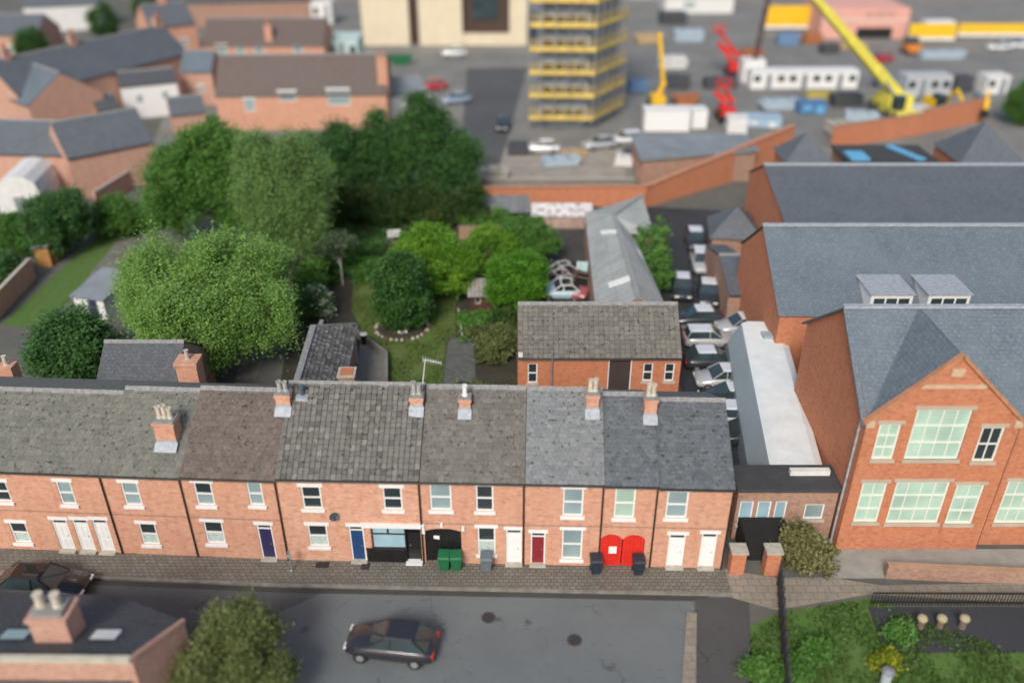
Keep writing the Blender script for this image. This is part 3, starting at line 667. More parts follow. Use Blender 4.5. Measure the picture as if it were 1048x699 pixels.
k = MB(); k.box(da - .05, db + .1, -.25, .15, .09, .2); k.build('step', WHITE, sdoor, bevel=.015)
sf = MB(); sf.box(a - .12, b + .1, -.1, .06, d + .002, d + .22); sf.box(a - .16, b + .14, -.16, .06, d + .22, d + .27); sf.box(b + .0, b + .14, -.12, .06, d - .3, d)
sf.build('fascia', WHITE, MAIN.t)
sf = MB(); sf.box(db + .08, b, .0, .1, c, d); sf.build('shop_pier', BR_MAIN, MAIN.t)
q = G(311.5, 415, 7.3); u, y = (q - MAIN.p0).dot(MAIN.d), (q - MAIN.p0).dot(MAIN.n); zz = MAIN.eave + (MAIN.ridge - MAIN.eave) / MAIN.ry * y
v = MB(); v.box(u - .3, u + .3, y - .3, y + .25, zz - .1, zz + .1, 0); v.tube((u, y, zz), (u, y, zz + .55), .1, .1, 10, 1); v.lathe((u, y, zz + .5), [(.1, 0), (.15, .05), (.13, .12), (.03, .16)], 10, 1)
v.build('roof_vent', [LEAD, plain('vent_dark', (.05, .08, .1), .6)], MAIN.t)
u, z = facade_uz(MAIN.p0, MAIN.p0 + MAIN.d, 343, 527)
t = thing('satellite_dish', 'small dark satellite dish bracketed on the orange brick wall between the windows', 'satellite dish', MAIN.p0 + MAIN.d * u + Vector((0, 0, z)), math.atan2(MAIN.d.y, MAIN.d.x)); t.scale = (.72, .72, .72)
v = MB(); M_ = Matrix.Translation((0, -.26, .05)) @ Matrix.Rotation(R(70), 4, 'X') @ Matrix.Rotation(R(25), 4, 'Y')
rings = [[M_ @ Vector((r * 1.1 * math.cos(i * math.pi / 8), r * math.sin(i * math.pi / 8), -.12 + r * r * .9)) for i in range(16)] for r in (.02, .12, .22, .3, .31, .2)]
v.loft(rings, 0, False); v.build('dish', plain('dish_grey', (.06, .07, .09), .5), t)
v = MB(); v.bar((0, .02, 0), (0, -.3, .02), .04); v.bar((0, -.2, -.05), (.12, -.55, .1), .025); v.box(.08, .18, -.62, -.52, .06, .15); v.box(-.08, .08, -.02, .02, -.1, .1); v.build('bracket', BLACKP, t)
# aerial on the right-hand chimney
q = WY(431, 400, MAIN.p0.y + 3.3); t = thing('television_aerial', 'thin white television aerial leaning on the right chimney of the orange house', 'aerial', q)
v = MB(); top = Vector((.28, .1, 1.75)); v.tube((0, 0, -.3), top, .025, .02, 6); v.build('mast', WHITE, t)
v = MB(); e = top + Vector((.75, .15, -.28)); s0 = top + Vector((-.1, -.02, .04)); v.tube(s0, e, .018, n=6)
for i in range(8):
    m = s0.lerp(e, i / 7.); l = .2 - .012 * i; v.tube(m + Vector((.02, -l, -l * .3)), m + Vector((-.02, l, l * .3)), .009, n=5)
v.build('antenna', WHITE, t)
# the passage gate under the neighbour
a, b, c, d = at(R1, (435.5, 541, 472.5, 580)); c = .1
g = MB(); k = 9
for i in range(k):
    x0, x1 = a + .03 + (b - a - .06) * i / k + .006, a + .03 + (b - a - .06) * (i + 1) / k - .006; zt = d - .04 - .16 * ((2 * (i + .5) / k - 1) ** 2)
    g.box(x0, x1, .14, .18, c + .05, zt)
gate = g.build('passage_gate', BLACKP, R1.t)
for z in (c + .4, d - .5): g = MB(); g.bar((a + .03, .125, z), (b - .03, .125, z), .03, .12); g.build('rail', BLACKP, gate)
pa, pb, pc, pd = at(R1, (443.5, 549.5, 449.5, 553.5)); g = MB(); g.poly([(pa, .118, pc + .05), (pb, .118, pc), (pb, .118, pd - .03), (pa, .118, pd + .03)]); g.build('paper_notice', WHITE, gate)
n = 10; g = MB()
for i in range(n):   # arched brick head over the gate
    x0, x1 = a + (b - a) * i / n, a + (b - a) * (i + 1) / n; f = lambda x: d + .03 - .18 * ((2 * (x - a) / (b - a) - 1) ** 2)
    g.poly([(x0, -.012, f(x0)), (x1, -.012, f(x1)), (x1, -.012, d + .26), (x0, -.012, d + .26)])
    g.poly([(x0, .12, f(x0)), (x1, .12, f(x1)), (x1, -.012, f(x1)), (x0, -.012, f(x0))])
g.build('arch', BR_MAIN, R1.t)
u, z = facade_uz(R1.p0, R1.p0 + R1.d, 452, 536.5); g = MB(); g.box(u - .06, u + .06, -.1, 0, z - .15, z + .12); g.build('lamp_box', WHITE, R1.t)
u, z = facade_uz(R1.p0, R1.p0 + R1.d, 474, 540); g = MB(); g.box(u - .07, u + .07, -.12, 0, z - .12, z + .12); g.build('alarm_box', WHITE, R1.t)
# red arched double doors
a, b, c, d = at(R3, (613.5, 547, 659, 583)); c = .1; m_ = (a + b) / 2
g = MB()
for i in range(n):
    for (A, B) in ((a, m_), (m_, b)):
        x0, x1 = A + (B - A) * i / n, A + (B - A) * (i + 1) / n; f = lambda x: d + .02 - .32 * abs(2 * (x - A) / (B - A) - 1) ** 2.4
        g.poly([(x0, -.01, f(x0)), (x1, -.01, f(x1)), (x1, -.01, d + .14), (x0, -.01, d + .14)]); g.poly([(x0, .12, f(x0)), (x1, .12, f(x1)), (x1, -.01, f(x1)), (x0, -.01, f(x0))])
g.build('arch', BR_TERR, R3.t)
for A, B in ((a, m_), (m_, b)):
    g = MB(); k = 6
    for i in range(k): g.box(A + .02 + (B - A - .04) * i / k + .005, A + .02 + (B - A - .04) * (i + 1) / k - .005, .02, .06, c + .04, d)
    lf = g.build('door_leaf', REDP, R3.t)
    for z in (c + .5, d - .75): g = MB(); g.bar((A + .05, .01, z), (B - .05, .01, z), .03, .1); g.build('rail', REDP, lf)
pa, pb, pc, pd = at(R3, (623, 559, 631, 566)); g = MB(); g.box(pa, pb, -.012, .0, pc, pd); g.build('paper_notice', WHITE, R3.t)

# wheelie bins
def wheelie(label, loc, rz, m, lidm=None, group=None, src=None):
    t = thing('wheelie_bin', label, 'wheelie bin', loc, rz, group)
    v = MB(); secs = []
    for z, hx, y0, y1 in ((.06, .21, -.19, .24), (.55, .255, -.26, .28), (.94, .285, -.33, .31)):
        secs.append([Vector((-hx, y0, z)), Vector((hx, y0, z)), Vector((hx, y1, z)), Vector((-hx, y1, z))])
    v.loft(secs); v.box(-.3, .3, -.345, .325, .9, .945); v.box(-.12, .12, -.272, -.25, .35, .62); v.build('body', m, t, bevel=.02)
    v = MB(); v.loft([[Vector((-.3, -.36, z)), Vector((.3, -.36, z)), Vector((.3, .33, z + .03)), Vector((-.3, .33, z + .03))] if z < 1.0 else [Vector((-.24, -.28, z)), Vector((.24, -.28, z)), Vector((.24, .27, z + .02)), Vector((-.24, .27, z + .02))] for z in (.95, .99, 1.045)])
    v.tube((-.25, .37, .98), (.25, .37, .98), .022, n=8); v.build('lid', lidm or m, t, bevel=.015)
    for sx in (-1, 1):
        v = MB(); v.tube((sx * .2, .25, .1), (sx * .27, .25, .1), .1, n=14); v.build('wheel', RUB, t)
    return t
bg_ = 'green wheelie bins before the passage'
b0 = G(455.5, 581); b1 = G(467, 581)
wheelie('green wheelie bin under the white paper notice, nearer the shopfront', (b0.x, FY(b0.x) - .42, .11), -.03, BIN_G, None, bg_)
wheelie('green wheelie bin at the right post of the passage gate', (b1.x + .02, FY(b1.x) - .42, .11), .05, BIN_G, None, bg_)
for px, lb in ((609, 'dark wheelie bin on the left side of the arched red doors'), (652, 'dark wheelie bin on the right side of the arched red doors')):
    q = G(px, 586); wheelie(lb, (q.x, FY(q.x) - .45, .11), .04, BIN_D, None, 'dark wheelie bins by the red doors')
q = G(498, 584); wheelie('grey blue wheelie bin beneath a front window near the white door', (q.x, FY(q.x) - .45, .11), 0, plain('bin_blue_grey', (.12, .15, .17), .5))
# street post, coal hole grate
q = G(299, 586); t = thing('street_post', 'grey steel post on the pavement at the left corner of the orange house', 'post', (q.x, q.y, .11))
v = MB(); v.lathe((0, 0, 0), [(.075, 0), (.075, .08), (.045, .12), (.045, 1.25), (.06, 1.27), (.05, 1.36), (.0, 1.38)], 10); v.build('shaft', STEEL, t)
v = MB(); v.box(-.14, .14, -.06, -.045, .95, 1.2); v.build('plate', plain('plate_grey', (.25, .28, .28), .5), t)
for px, py, w_, lb in ((330, 578, .34, 'dark iron coal hole grate in the pavement below the lower sash window'), (374, 579.5, .2, 'small dark grate in the pavement beside the blue door')):
    q = G(px, py, .11); t = thing('pavement_grate', lb, 'grate', (q.x, q.y, .114))
    v = MB(); v.box(-w_, w_, -.2, .2, 0, .02); v.build('frame', plain('iron_black', (.02, .018, .016), .7), t)
    v = MB()
    for i in range(7): x = -w_ + .06 + i * (2 * w_ - .12) / 6; v.box(x - .015, x + .015, -.16, .16, .021, .035)
    v.build('grille', plain('iron_bar', (.06, .05, .045), .7), t)

# ------------------------------------------------------------------ rear wing of the orange house
t = thing('rear_wing', 'low rear wing with mossy dark pantiled lean-to roof behind the orange house', 'outbuilding', (-12.35, 40.6, 0), .05)
LW, WW, ZE, ZR = 10.9, 2.0, 3.1, 4.6
hipy = 3.0
v = MB(); v.poly([(WW, 0, 0), (WW, LW, 0), (WW, LW, ZE), (WW, 0, ZE)]); v.poly([(0, LW, 0), (0, 0, 0), (0, 0, ZR), (0, LW - hipy, ZR), (0, LW, ZE)]); v.poly([(WW, LW, 0), (0, LW, 0), (0, LW, ZE), (WW, LW, ZE)]); v.poly([(0, 0, 0), (WW, 0, 0), (WW, 0, ZE), (0, 0, ZR)])
v.build('wall', BR_DULL, t)
v = MB(); ov = .18; A = Vector((WW + ov, 0, ZE - .1)); B = Vector((WW + ov, LW + .1, ZE - .1)); Cc = Vector((0, LW - hipy, ZR)); D_ = Vector((0, 0, ZR)); E_ = Vector((0, LW + .1, ZE - .1))
v.poly([A, B, Cc, D_], 1); v.poly([B, E_, Cc], 1)
L_ = (D_ - A).length
def keep(x, y):   # x runs along the building, y up the slope
    return x < LW + .1 - (hipy + .1) * (y / L_)
lay_tiles(v, A, (0, 1, 0), D_ - A, LW + .1, L_, .22, .3, .055, .02, .016, keep, stagger=0)
up = (Cc - Vector((0, LW + .1, ZE - .1)))
lay_tiles(v, B, (-1, 0, 0), up, WW + ov, up.length, .22, .3, .045, .012, .014, lambda x, y: x > (WW + ov) * (y / up.length), stagger=0)
v.bar(B + Vector((0, 0, .06)), Cc + Vector((0, 0, .1)), .2, .12, 2)
v.build('roof', [T_WING, DARK, MORTAR], t)
v = MB(); v.box(-.28, .1, -.1, LW - hipy + .1, ZR - .2, ZR + .14); v.box(-.24, .02, LW - hipy + .1, LW + .1, ZE - .2, ZE + .35); v.build('coping', MORTAR, t)
v = MB(); v.tube((WW + ov + .06, 0, ZE - .14), (WW + ov + .06, LW, ZE - .14), .06, n=6); v.tube((WW + .08, LW - .3, 0), (WW + .08, LW - .3, ZE - .2), .04, n=6); v.build('gutter', plain('gutter_cream', (.5, .48, .4), .6), t)
v = MB(); q = G(357, 381, 4.3); cx, cy = q.x + 12.35, q.y - 40.6
v.box(cx - .48, cx + .48, cy - .5, cy + .5, 2.2, 4.15); v.box(cx - .54, cx + .54, cy - .56, cy + .56, 4.15, 4.26, 1); v.box(cx - .38, cx + .38, cy - .4, cy + .4, 4.26, 4.3, 2)
v.build('chimney', [BR_DULL, STONE, TERRA], t)

# ------------------------------------------------------------------ coach house behind the row
p0, p1 = G(530, 363, 4.3), G(698, 363, 4.3); p0.z = p1.z = 0
p1.y = p0.y = 45.55
def crect(r): return dims(p0, p1, r)
ch = [crect(r) for r in ((540, 372, 550, 392), (622, 366, 646, 400), (658, 372, 668, 390), (680, 372, 690, 390))]
CH = House('coach_house', 'low brick coach house with broad olive tiled roof standing behind the terrace', 'coach house', p0, p1, 5.8, 4.2, 6.4, BR_SCH, T_COACH, ch, None, .32, .3, 2.85, lay=(.04, .018, .006, None, 0, 0))
for q, kk in zip(ch, (dict(pane=GLASS), None, dict(), dict())):
    if kk is None: door(CH.t, q[0], q[1], .1, q[3], m=plain('brown_boarded_door', (.05, .035, .03), .8), fan=0, lintel=False)
    else: window(CH.t, *q, lintel=False, lmat=STONE, **kk)
q = crect((565, 355, 569, 392)); v = MB(); v.tube((q[0], -.12, .2), (q[0], -.12, 4.6), .06, n=8); v.build('flue', STEEL, CH.t)
v = MB(); v.box(.03, .3, -.1, .25, 4.15, 4.4); v.build('kneeler', WHITE, CH.t)

# ------------------------------------------------------------------ corrugated shed at the back right of the plot
t = thing('corrugated_shed', 'long grey corrugated sheet shed with four white rooflights and a cross gable', 'shed', (0, 0, 0))
e0, e1 = Vector((5.95, 53.2, 2.7)), Vector((6.55, 72.6, 2.7)); r0, r1 = Vector((8.75, 53.2, 4.3)), Vector((8.6, 68.3, 4.3)); f0, f1 = Vector((11.15, 53.2, 2.8)), Vector((10.35, 66.4, 2.8))
k1 = Vector((11.7, 73.4, 4.1)); k0 = Vector((6.75, 71.0, 2.72)); x1 = Vector((12.0, 67.4, 2.9))
v = MB()
def slab(pts, mi=0, th=.05):
    v.poly(pts, mi); v.poly([Vector(p) - Vector((0, 0, th)) for p in pts[::-1]], mi)
    for i in range(len(pts)):
        a_, b_ = Vector(pts[i]), Vector(pts[(i + 1) % len(pts)]); v.poly([b_, a_, a_ - Vector((0, 0, th)), b_ - Vector((0, 0, th))], mi)
slab([r0, r1, e1, e0]); slab([r1, k1, e1]); slab([f0, f1, r1, r0]); slab([x1, k1, r1, f1 + Vector((-.6, .6, .35))])
v.build('roof', SHEDROOF, t)
v = MB()
for a_, b_ in ((r0, r1), (r1, k1)): v.bar(a_ + Vector((0, 0, .06)), b_ + Vector((0, 0, .06)), .34, .1)
v.build('ridge_cap', plain('ridge_sheet', (.26, .27, .26), .8, .2, 3), t)
v = MB()
for a_, b_ in ((e0, e1), (f1, f0), (f0 + Vector((-.1, .1, 0)), e0 + Vector((.1, .1, 0))), (x1, f1), (k1, x1), (e1, k1)):
    A_, B_ = a_ - Vector((0, 0, .08)), b_ - Vector((0, 0, .08)); v.poly([(A_.x, A_.y, 0), (B_.x, B_.y, 0), B_, A_])
v.poly([(e0.x, e0.y + .1, 2.6), (f0.x, f0.y + .1, 2.7), (r0.x, r0.y + .1, 4.2)])
v.build('wall', BR_DULL, t)
def light_on(a_, b_, c_, d_, s0, s1, w0, w1, lab=None):   # strip on slope a(ridge)->d(eave)
    P0 = a_.lerp(b_, s0); P1 = a_.lerp(b_, s1); Q0 = d_.lerp(c_, s0); Q1 = d_.lerp(c_, s1); m = MB(); up_ = Vector((0, 0, .05))
    pts = [P0.lerp(Q0, w0) + up_, P1.lerp(Q1, w0) + up_, P1.lerp(Q1, w1) + up_, P0.lerp(Q0, w1) + up_]
    m.prism([(p.x, p.y) for p in pts], 0, .01); zz = [p.z for p in pts]
    m = MB(); m.poly(pts); m.poly([p - Vector((0, 0, .09)) for p in pts[::-1]])
    for i in range(4): m.poly([pts[(i + 1) % 4], pts[i], pts[i] - Vector((0, 0, .09)), pts[(i + 1) % 4] - Vector((0, 0, .09))])
    m.build('rooflight', WHITE, t)
light_on(r0, r1, e1, e0, .19, .235, .02, .6); light_on(r0, r1, e1, e0, .74, .785, .02, .56); light_on(r0, r1, f1, f0, .70, .80, .04, .95);

# ------------------------------------------------------------------ things along the back boundary
t = thing('lean_to_store', 'low store with flaking white roof along the back wall of the scrap yard', 'store', (1.9, 75.1, 0))
v = MB(); v.box(0, 5.6, .3, 2.3, 0, 1.35); v.build('wall', plain('pink_render', (.38, .27, .23), .9, .3, 1.5), t)
m, nt_, bs = newmat('flaking_white_roof'); tc_ = noise(nt_, 2.2, 8, .75)
nt_.links.new(mixc(nt_, mask(nt_, tc_, .5, .6), (.72, .68, .66), (.16, .12, .1)), bs.inputs['Base Color']); bs.inputs['Roughness'].default_value = .9
v = MB(); v.poly([(-.1, .1, 1.35), (5.7, .1, 1.35), (5.7, 2.4, 1.75), (-.1, 2.4, 1.75)]); v.poly([(-.1, 2.4, 1.65), (5.7, 2.4, 1.65), (5.7, .1, 1.25), (-.1, .1, 1.25)]); v.poly([(-.1, .1, 1.25), (5.7, .1, 1.25), (5.7, .1, 1.35), (-.1, .1, 1.35)]); v.build('roof', m, t)
t = thing('iron_shelter', 'open grey corrugated iron shelter beside the flaking white store', 'shelter', (-3.2, 75.2, 0))
v = MB(); v.poly([(0, 0, 1.7), (4.9, 0, 1.7), (4.9, 3.2, 2.2), (0, 3.2, 2.2)]); v.poly([(0, 3.2, 2.16), (4.9, 3.2, 2.16), (4.9, 0, 1.66), (0, 0, 1.66)]); v.build('roof', IRON, t)
for x in (.1, 2.4, 4.8):
    v = MB(); v.bar((x, .15, 0), (x, .15, 1.66), .1); v.build('post', WOOD, t)
v = MB(); v.box(0, 4.9, 3.1, 3.18, 0, 2.12); v.build('back_wall', WOOD, t)
t = thing('garden_wall', 'low old brick wall with pale coping behind the bright green trees', 'wall', (0, 0, 0))
A, B = G(470, 245), G(525, 244); v = MB(); v.bar((A.x, A.y, .6), (B.x, A.y, .6), .24, 1.2); v.build('brickwork', BR_DULL, t); v = MB(); v.bar((A.x - .05, A.y, 1.24), (B.x + .05, A.y, 1.24), .32, .07); v.build('coping', plain('coping_brown', (.3, .2, .15), .9, .2, 3), t)
t = thing('boundary_wall', 'long orange brick wall with sloping top beyond the plot, rising to the right', 'wall', (0, 0, 0))
A, B = G(485, 207), G(660, 212); C_ = G(806, 168)
v = MB(); wl = [(A, 1.5), (B, 2.2), (C_, 4.4)]
for (a_, h0), (b_, h1) in zip(wl, wl[1:]):
    dv = (b_ - a_).normalized(); nn = Vector((-dv.y, dv.x, 0)) * .6
    for s_ in (-1, 1):
        q = [a_ + nn * s_ * .3, b_ + nn * s_ * .3]; q = [Vector((p.x, p.y, 0)) for p in q]
        f = [q[0], q[1], q[1] + Vector((0, 0, h1)), q[0] + Vector((0, 0, h0))]; v.poly(f if s_ < 0 else f[::-1])
v.build('brickwork', BR_SCH, t)
v = MB()
for (a_, h0), (b_, h1) in zip(wl, wl[1:]): v.bar(Vector((a_.x, a_.y, h0 + .04)), Vector((b_.x, b_.y, h1 + .04)), .62, .1)
v.build('coping', plain('coping_brick', (.42, .2, .12), .9, .25, 2), t)

# ------------------------------------------------------------------ cars
def car(label, loc, rz, paint, group=None, L=4.1, roofm=None, estate=False, cat='car', low=False, name='parked_car', wrecked=False):
    t = thing(name, label, cat, loc, rz, group); hw = .86
    st = [(-L / 2, .36, .6, .62), (-L / 2 + .08, .25, .72, .72), (-L / 2 + .55, .22, .86, .8), (-L * .2, .22, .9, .92), (0, .22, .9, .93), (L * .22, .22, .9, .94), (L / 2 - .45, .22, .88, .93), (L / 2 - .06, .26, .78, .86), (L / 2, .4, .66, .7)]
    st = [(x, z0, w / .9 * hw, zb) for x, z0, w, zb in st]
    sec = lambda x, z0, w, zb: [Vector((x, -w * .82, z0)), Vector((x, -w, z0 + .14)), Vector((x, -w * 1.01, (z0 + zb) / 2 + .1)), Vector((x, -w * .93, zb - .06)), Vector((x, -w * .84, zb)), Vector((x, w * .84, zb)), Vector((x, w * .93, zb - .06)), Vector((x, w * 1.01, (z0 + zb) / 2 + .1)), Vector((x, w, z0 + .14)), Vector((x, w * .82, z0))]
    v = MB(); v.loft([sec(*s_)[::-1] for s_ in st]); v.build('body', paint, t, smooth=True)
    fx, bx = -L * .2, L / 2 - (.12 if estate else .28)
    x0, x1, x2, x3 = fx - .12, fx + .62, bx - .62 if not estate else bx - .25, bx
    zr = 1.43; wb_, wt = hw * .86, hw * .68
    if not wrecked:
        v = MB(); lo = [(x0, -wb_, .9), (x3, -wb_, .92), (x3, wb_, .92), (x0, wb_, .9)]; hi = [(x1, -wt, zr), (x2, -wt, zr), (x2, wt, zr), (x1, wt, zr)]
        for i in range(4): v.poly([lo[i], lo[(i + 1) % 4], hi[(i + 1) % 4], hi[i]])
        v.build('windows', CARGL, t)
        v = MB(); v.loft([[Vector((x1 - .04, -wt - .02, zr - .02)), Vector((x2 + .05, -wt - .02, zr - .02)), Vector((x2 + .05, wt + .02, zr - .02)), Vector((x1 - .04, wt + .02, zr - .02))], [Vector((x1 + .1, -wt + .1, zr + .05)), Vector((x2 - .1, -wt + .1, zr + .05)), Vector((x2 - .1, wt - .1, zr + .05)), Vector((x1 + .1, wt - .1, zr + .05))]])
        v.build('roof', roofm or paint, t, bevel=.03); v = MB()
        for s_ in (-1, 1):
            for (xa, xb) in ((x0, x1), (x3, x2), (.1, .12)): v.bar((xa, s_ * wb_ * 1.0, .91), (xb, s_ * (wt + .005), zr), .055)
        v.build('pillars', paint, t)
    else:
        v = MB()
        for s_ in (-1, 1):
            for (xa, xb) in ((x0, x1), (x3, x2), (.1, .12)): v.bar((xa, s_ * wb_, .9), (xb, s_ * wt, zr), .07)
            v.bar((x1, s_ * wt, zr), (x2, s_ * wt, zr), .07)
        v.bar((x1, -wt, zr), (x1, wt, zr), .07); v.bar((x2, -wt, zr), (x2, wt, zr), .07); v.build('cabin_frame', roofm or paint, t)
        v = MB(); v.box(x0 + .3, x3 - .3, -wb_ + .1, wb_ - .1, .925, .94); v.build('interior', DARK, t)
        for xx in (-.1, .75):
            v = MB(); v.box(xx, xx + .45, -.6, .6, .9, 1.02); v.box(xx + .4, xx + .55, -.6, .6, .95, 1.32); v.build('seat', DARK, t, bevel=.04)
    for xx in (-L * .31, L * .3):
        for s_ in (-1, 1):
            v = MB(); v.tube((xx, s_ * (hw - .2), .31), (xx, s_ * (hw + .02), .31), .31, n=16); w_ = v.build('wheel', RUB, t)
            v = MB(); v.tube((xx, s_ * (hw + .0), .31), (xx, s_ * (hw + .035), .31), .19, .17, n=12); v.build('rim', STEEL, w_)
    for s_ in (-1, 1):
        v = MB(); v.box(-L / 2 - .01, -L / 2 + .12, s_ * .5 - .16, s_ * .5 + .16, .55, .68); v.build('headlight', WHITE, t, bevel=.03)
        v = MB(); v.box(L / 2 - .13, L / 2 + .005, s_ * .58 - .14, s_ * .58 + .14, .62, .8); v.build('tail_light', REDP, t, bevel=.03)
    return t
CARGL = glass('car_glass', (.035, .055, .06), .05)
def paint(name, col, r=.3, met=.2): return plain(name, col, r, .04, .5, met, .5, .6)
DKCAR = paint('dark_plum_paint', (.028, .028, .035)); BLKCAR = paint('black_car_paint', (.008, .008, .009)); SILV = paint('silver_paint', (.45, .47, .48)); WCAR = paint('white_car_paint', (.75, .76, .76)); REDCAR = paint('red_car_paint', (.5, .02, .03)); GREYCAR = paint('slate_car_paint', (.035, .04, .047)); BLUECAR = paint('blue_silver_paint', (.3, .38, .48)); SKYROOF = paint('sky_sheen_roof', (.7, .72, .74))  # car park roofs: sky reflection painted in as a pale colour
q = G(402, 666); car('dark plum hatchback parked on the wide grey road in front of the terrace', (q.x, q.y, .011), R(172) + math.pi, DKCAR)
q = G(48, 606); car('black car parked by the kerb behind the foreground chimney', (q.x, q.y, .008), R(177), BLKCAR, L=4.4)
src = car('dark car with sky-sheen painted roof, first of the car park row from the terrace end', (14.1, 42.4, .016), 0, GREYCAR, 'cars in the school car park', L=3.9, roofm=SKYROOF)
row = [(433, 'second'), (414, 'third'), (394, 'fourth'), (375, 'fifth'), (353, 'sixth'), (332, 'seventh')]
src2 = None
for i, (py, w_) in enumerate(row):
    loc_ = (14.1 + random.uniform(-.25, .25), G(700, py).y, .016); rz_ = (math.pi if py % 2 else 0) + random.uniform(-.06, .06)
    if i == 0: src2 = car('pale silver car, %s in the car park row counting from the terrace end' % w_, loc_, rz_, SILV, 'cars in the school car park', L=3.7, estate=True, roofm=SKYROOF)
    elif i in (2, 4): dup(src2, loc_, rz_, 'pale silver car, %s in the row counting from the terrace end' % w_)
    else: dup(src, loc_, rz_, 'dark car with sky-sheen painted roof, %s in the row counting from the terrace end' % w_)
for px, py, rz, lb in ((757, 332, .1, 'dark car with pale roof alone beside the white membrane roof'), (724, 298, 1.4, 'dark car with pale roof, nearest of three parked by the slate outbuilding'),
    (717, 266, 1.5, 'dark car with pale roof, middle of three parked by the slate outbuilding'), (711, 243, 1.5, 'dark car with pale roof, farthest of three parked by the slate outbuilding'),
    (697, 292, 1.45, 'dark car with pale roof tight against the corrugated shed')):
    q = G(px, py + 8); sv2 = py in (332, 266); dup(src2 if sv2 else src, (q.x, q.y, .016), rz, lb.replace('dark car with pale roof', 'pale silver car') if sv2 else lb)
for px, py, rz, m_, lb, es in ((443, 92, .2, REDCAR, 'red car parked on the site yard beside the dark tree top', 0), (467, 106, .4, BLUECAR, 'silver blue car parked behind the dark tree top', 0), (515, 132, 1.5, GREYCAR, 'dark blue car on the narrow site road left of the scaffold', 0),
    (465, 58, .1, WCAR, 'white car on the far yard before the cream building', 0), (555, 156, 0, WCAR, 'white car parked at the foot of the scaffold', 0), (614, 152, .3, SILV, 'silver car right of the scaffold foot, left of two white cars', 0), (640, 147, .2, WCAR, 'white car parked between scaffold and white container', 1),
    (668, 153, .5, SILV, 'silver car in front of the white site container', 0), (1022, 52, .1, WCAR, 'white car far back before the yellow hoarding, nearer the frame edge', 0), (1043, 50, .1, WCAR, 'white car far back below the hoarding, half out of frame', 0), (900, 64, .1, REDCAR, 'red car far back below the pink building', 0), (84, 22, .2, SILV, 'pale blue van like car at the top of the left houses', 1)):
    q = G(px, py); car(lb, (q.x, q.y, .02), rz, m_, 'cars on the building site' if px > 400 else None, estate=bool(es))
# scrap cars
for px, py, z, rz, m_, rm, lb, L in ((570, 296, .02, .35, paint('scorched_black', (.03, .03, .03), .6), paint('old_white', (.6, .58, .55), .6), 'wrecked dark convertible with bare white frame in the scrap yard', 3.6), (573, 304, .02, .1, paint('faded_sky_blue', (.45, .6, .66), .5), WHITE, 'wrecked pale blue car in front of the wrecked dark convertible', 3.4),
    (593, 300, .02, 1.3, paint('faded_pink_red', (.36, .1, .12), .6), WOOD, 'wrecked pink red car beside the corrugated shed', 3.3), (574, 287, .02, .2, paint('old_dark_maroon', (.09, .015, .022), .6), paint('old_white_roof', (.6, .6, .6), .5), 'wrecked maroon car with white window frame at the back of the heap', 3.3)):
    q = G(px, py); car(lb, (q.x, q.y, z), rz, m_, 'wrecked cars in the yard', L=L, roofm=rm, name='wrecked_car', wrecked=True).rotation_euler = (random.uniform(-.14, .14), random.uniform(-.1, .1), rz)
q = G(598, 290); t = thing('loose_panel', 'pale teal vehicle panel leaning upright by the shed wall', 'panel', (q.x - .3, q.y, 0), .3)
v = MB(); v.bar((0, 0, .05), (.3, .5, 1.7), .9, .04); v.build('sheet_panel', plain('teal_panel', (.3, .45, .46), .5, .2, 2), t); v = MB(); v.bar((-.4, .0, .05), (-.1, .5, 1.72), .06, .08); v.bar((.4, .0, .05), (.7, .5, 1.72), .06, .08); v.build('edge_frame', WHITE, t)
t = thing('scrap_heap', 'heap of rusty scrap and tyres among the wrecked cars', 'scrap heap', (*G(585, 292)[:2], 0))
for i in range(12):
    v = MB(); x, y, z = random.uniform(-1.6, 1.4), random.uniform(-1.2, 1.2), .1 + (i % 3) * .18
    v.lathe((x, y, z), [(.16, -.09), (.28, -.1), (.33, 0), (.28, .1), (.16, .09)], 14); v.build('tyre', RUB, t)
for i in range(22):
    v = MB(); x, y = random.uniform(-1.7, 1.6), random.uniform(-1.6, 1.9); v.bar((x, y, .2), (x + random.uniform(-.8, .8), y + random.uniform(-.8, .8), random.uniform(.3, 1.1)), random.uniform(.12, .4), .04); v.build('sheet', [TERRA, WHITE, STEEL, WOOD, BLACKP, MAROON][i % 6], t)

# ------------------------------------------------------------------ garden planting
q = G(412, 334); tree('domed_tree', 'dense dark green domed tree in the stone edged bed on the lawn', 'tree', (q.x, q.y), [(0, 0, 1.4, 1.75, 1.6, 1.2), (0, 0, 2.7, 1.85, 1.6, 1.4), (.1, .1, 4.0, 1.6, 1.4, 1.3), (.15, .1, 5.0, 1.1, 1, .9)], L_DARK, .17, 230, 95, .26, .16, fill=.3, low=-.9)
t = thing('flower_bed', 'oval bed edged with brown stones under the dark domed tree', 'flower bed', (q.x, q.y, .02))
v = MB(); v.lathe((0, -.3, 0), [(1.95, 0), (1.7, .1), (.9, .18), (.05, .2)], 24); v.build('soil', SOIL, t)
for i in range(30):
    a_ = i / 30 * 6.283; v = MB(); r_ = random.uniform(.12, .2); c_ = Vector((1.95 * math.cos(a_), -.3 + 1.9 * math.sin(a_), .04))
    v.lathe(c_, [(r_ * .8, -.1), (r_, 0), (r_ * .8, .1), (r_ * .3, .15)], 7); v.build('edging_stone', STONE if i % 4 else SOILO, t)
for i, (x, y) in enumerate(((.15, -1.35), (.4, -1.2), (-.1, -1.25))):
    v = MB(); v.lathe((x, y, .1), [(.1, 0), (.14, .1), (.09, .2), (.02, .24)], 8); v.build('white_stone', WHITE, t)
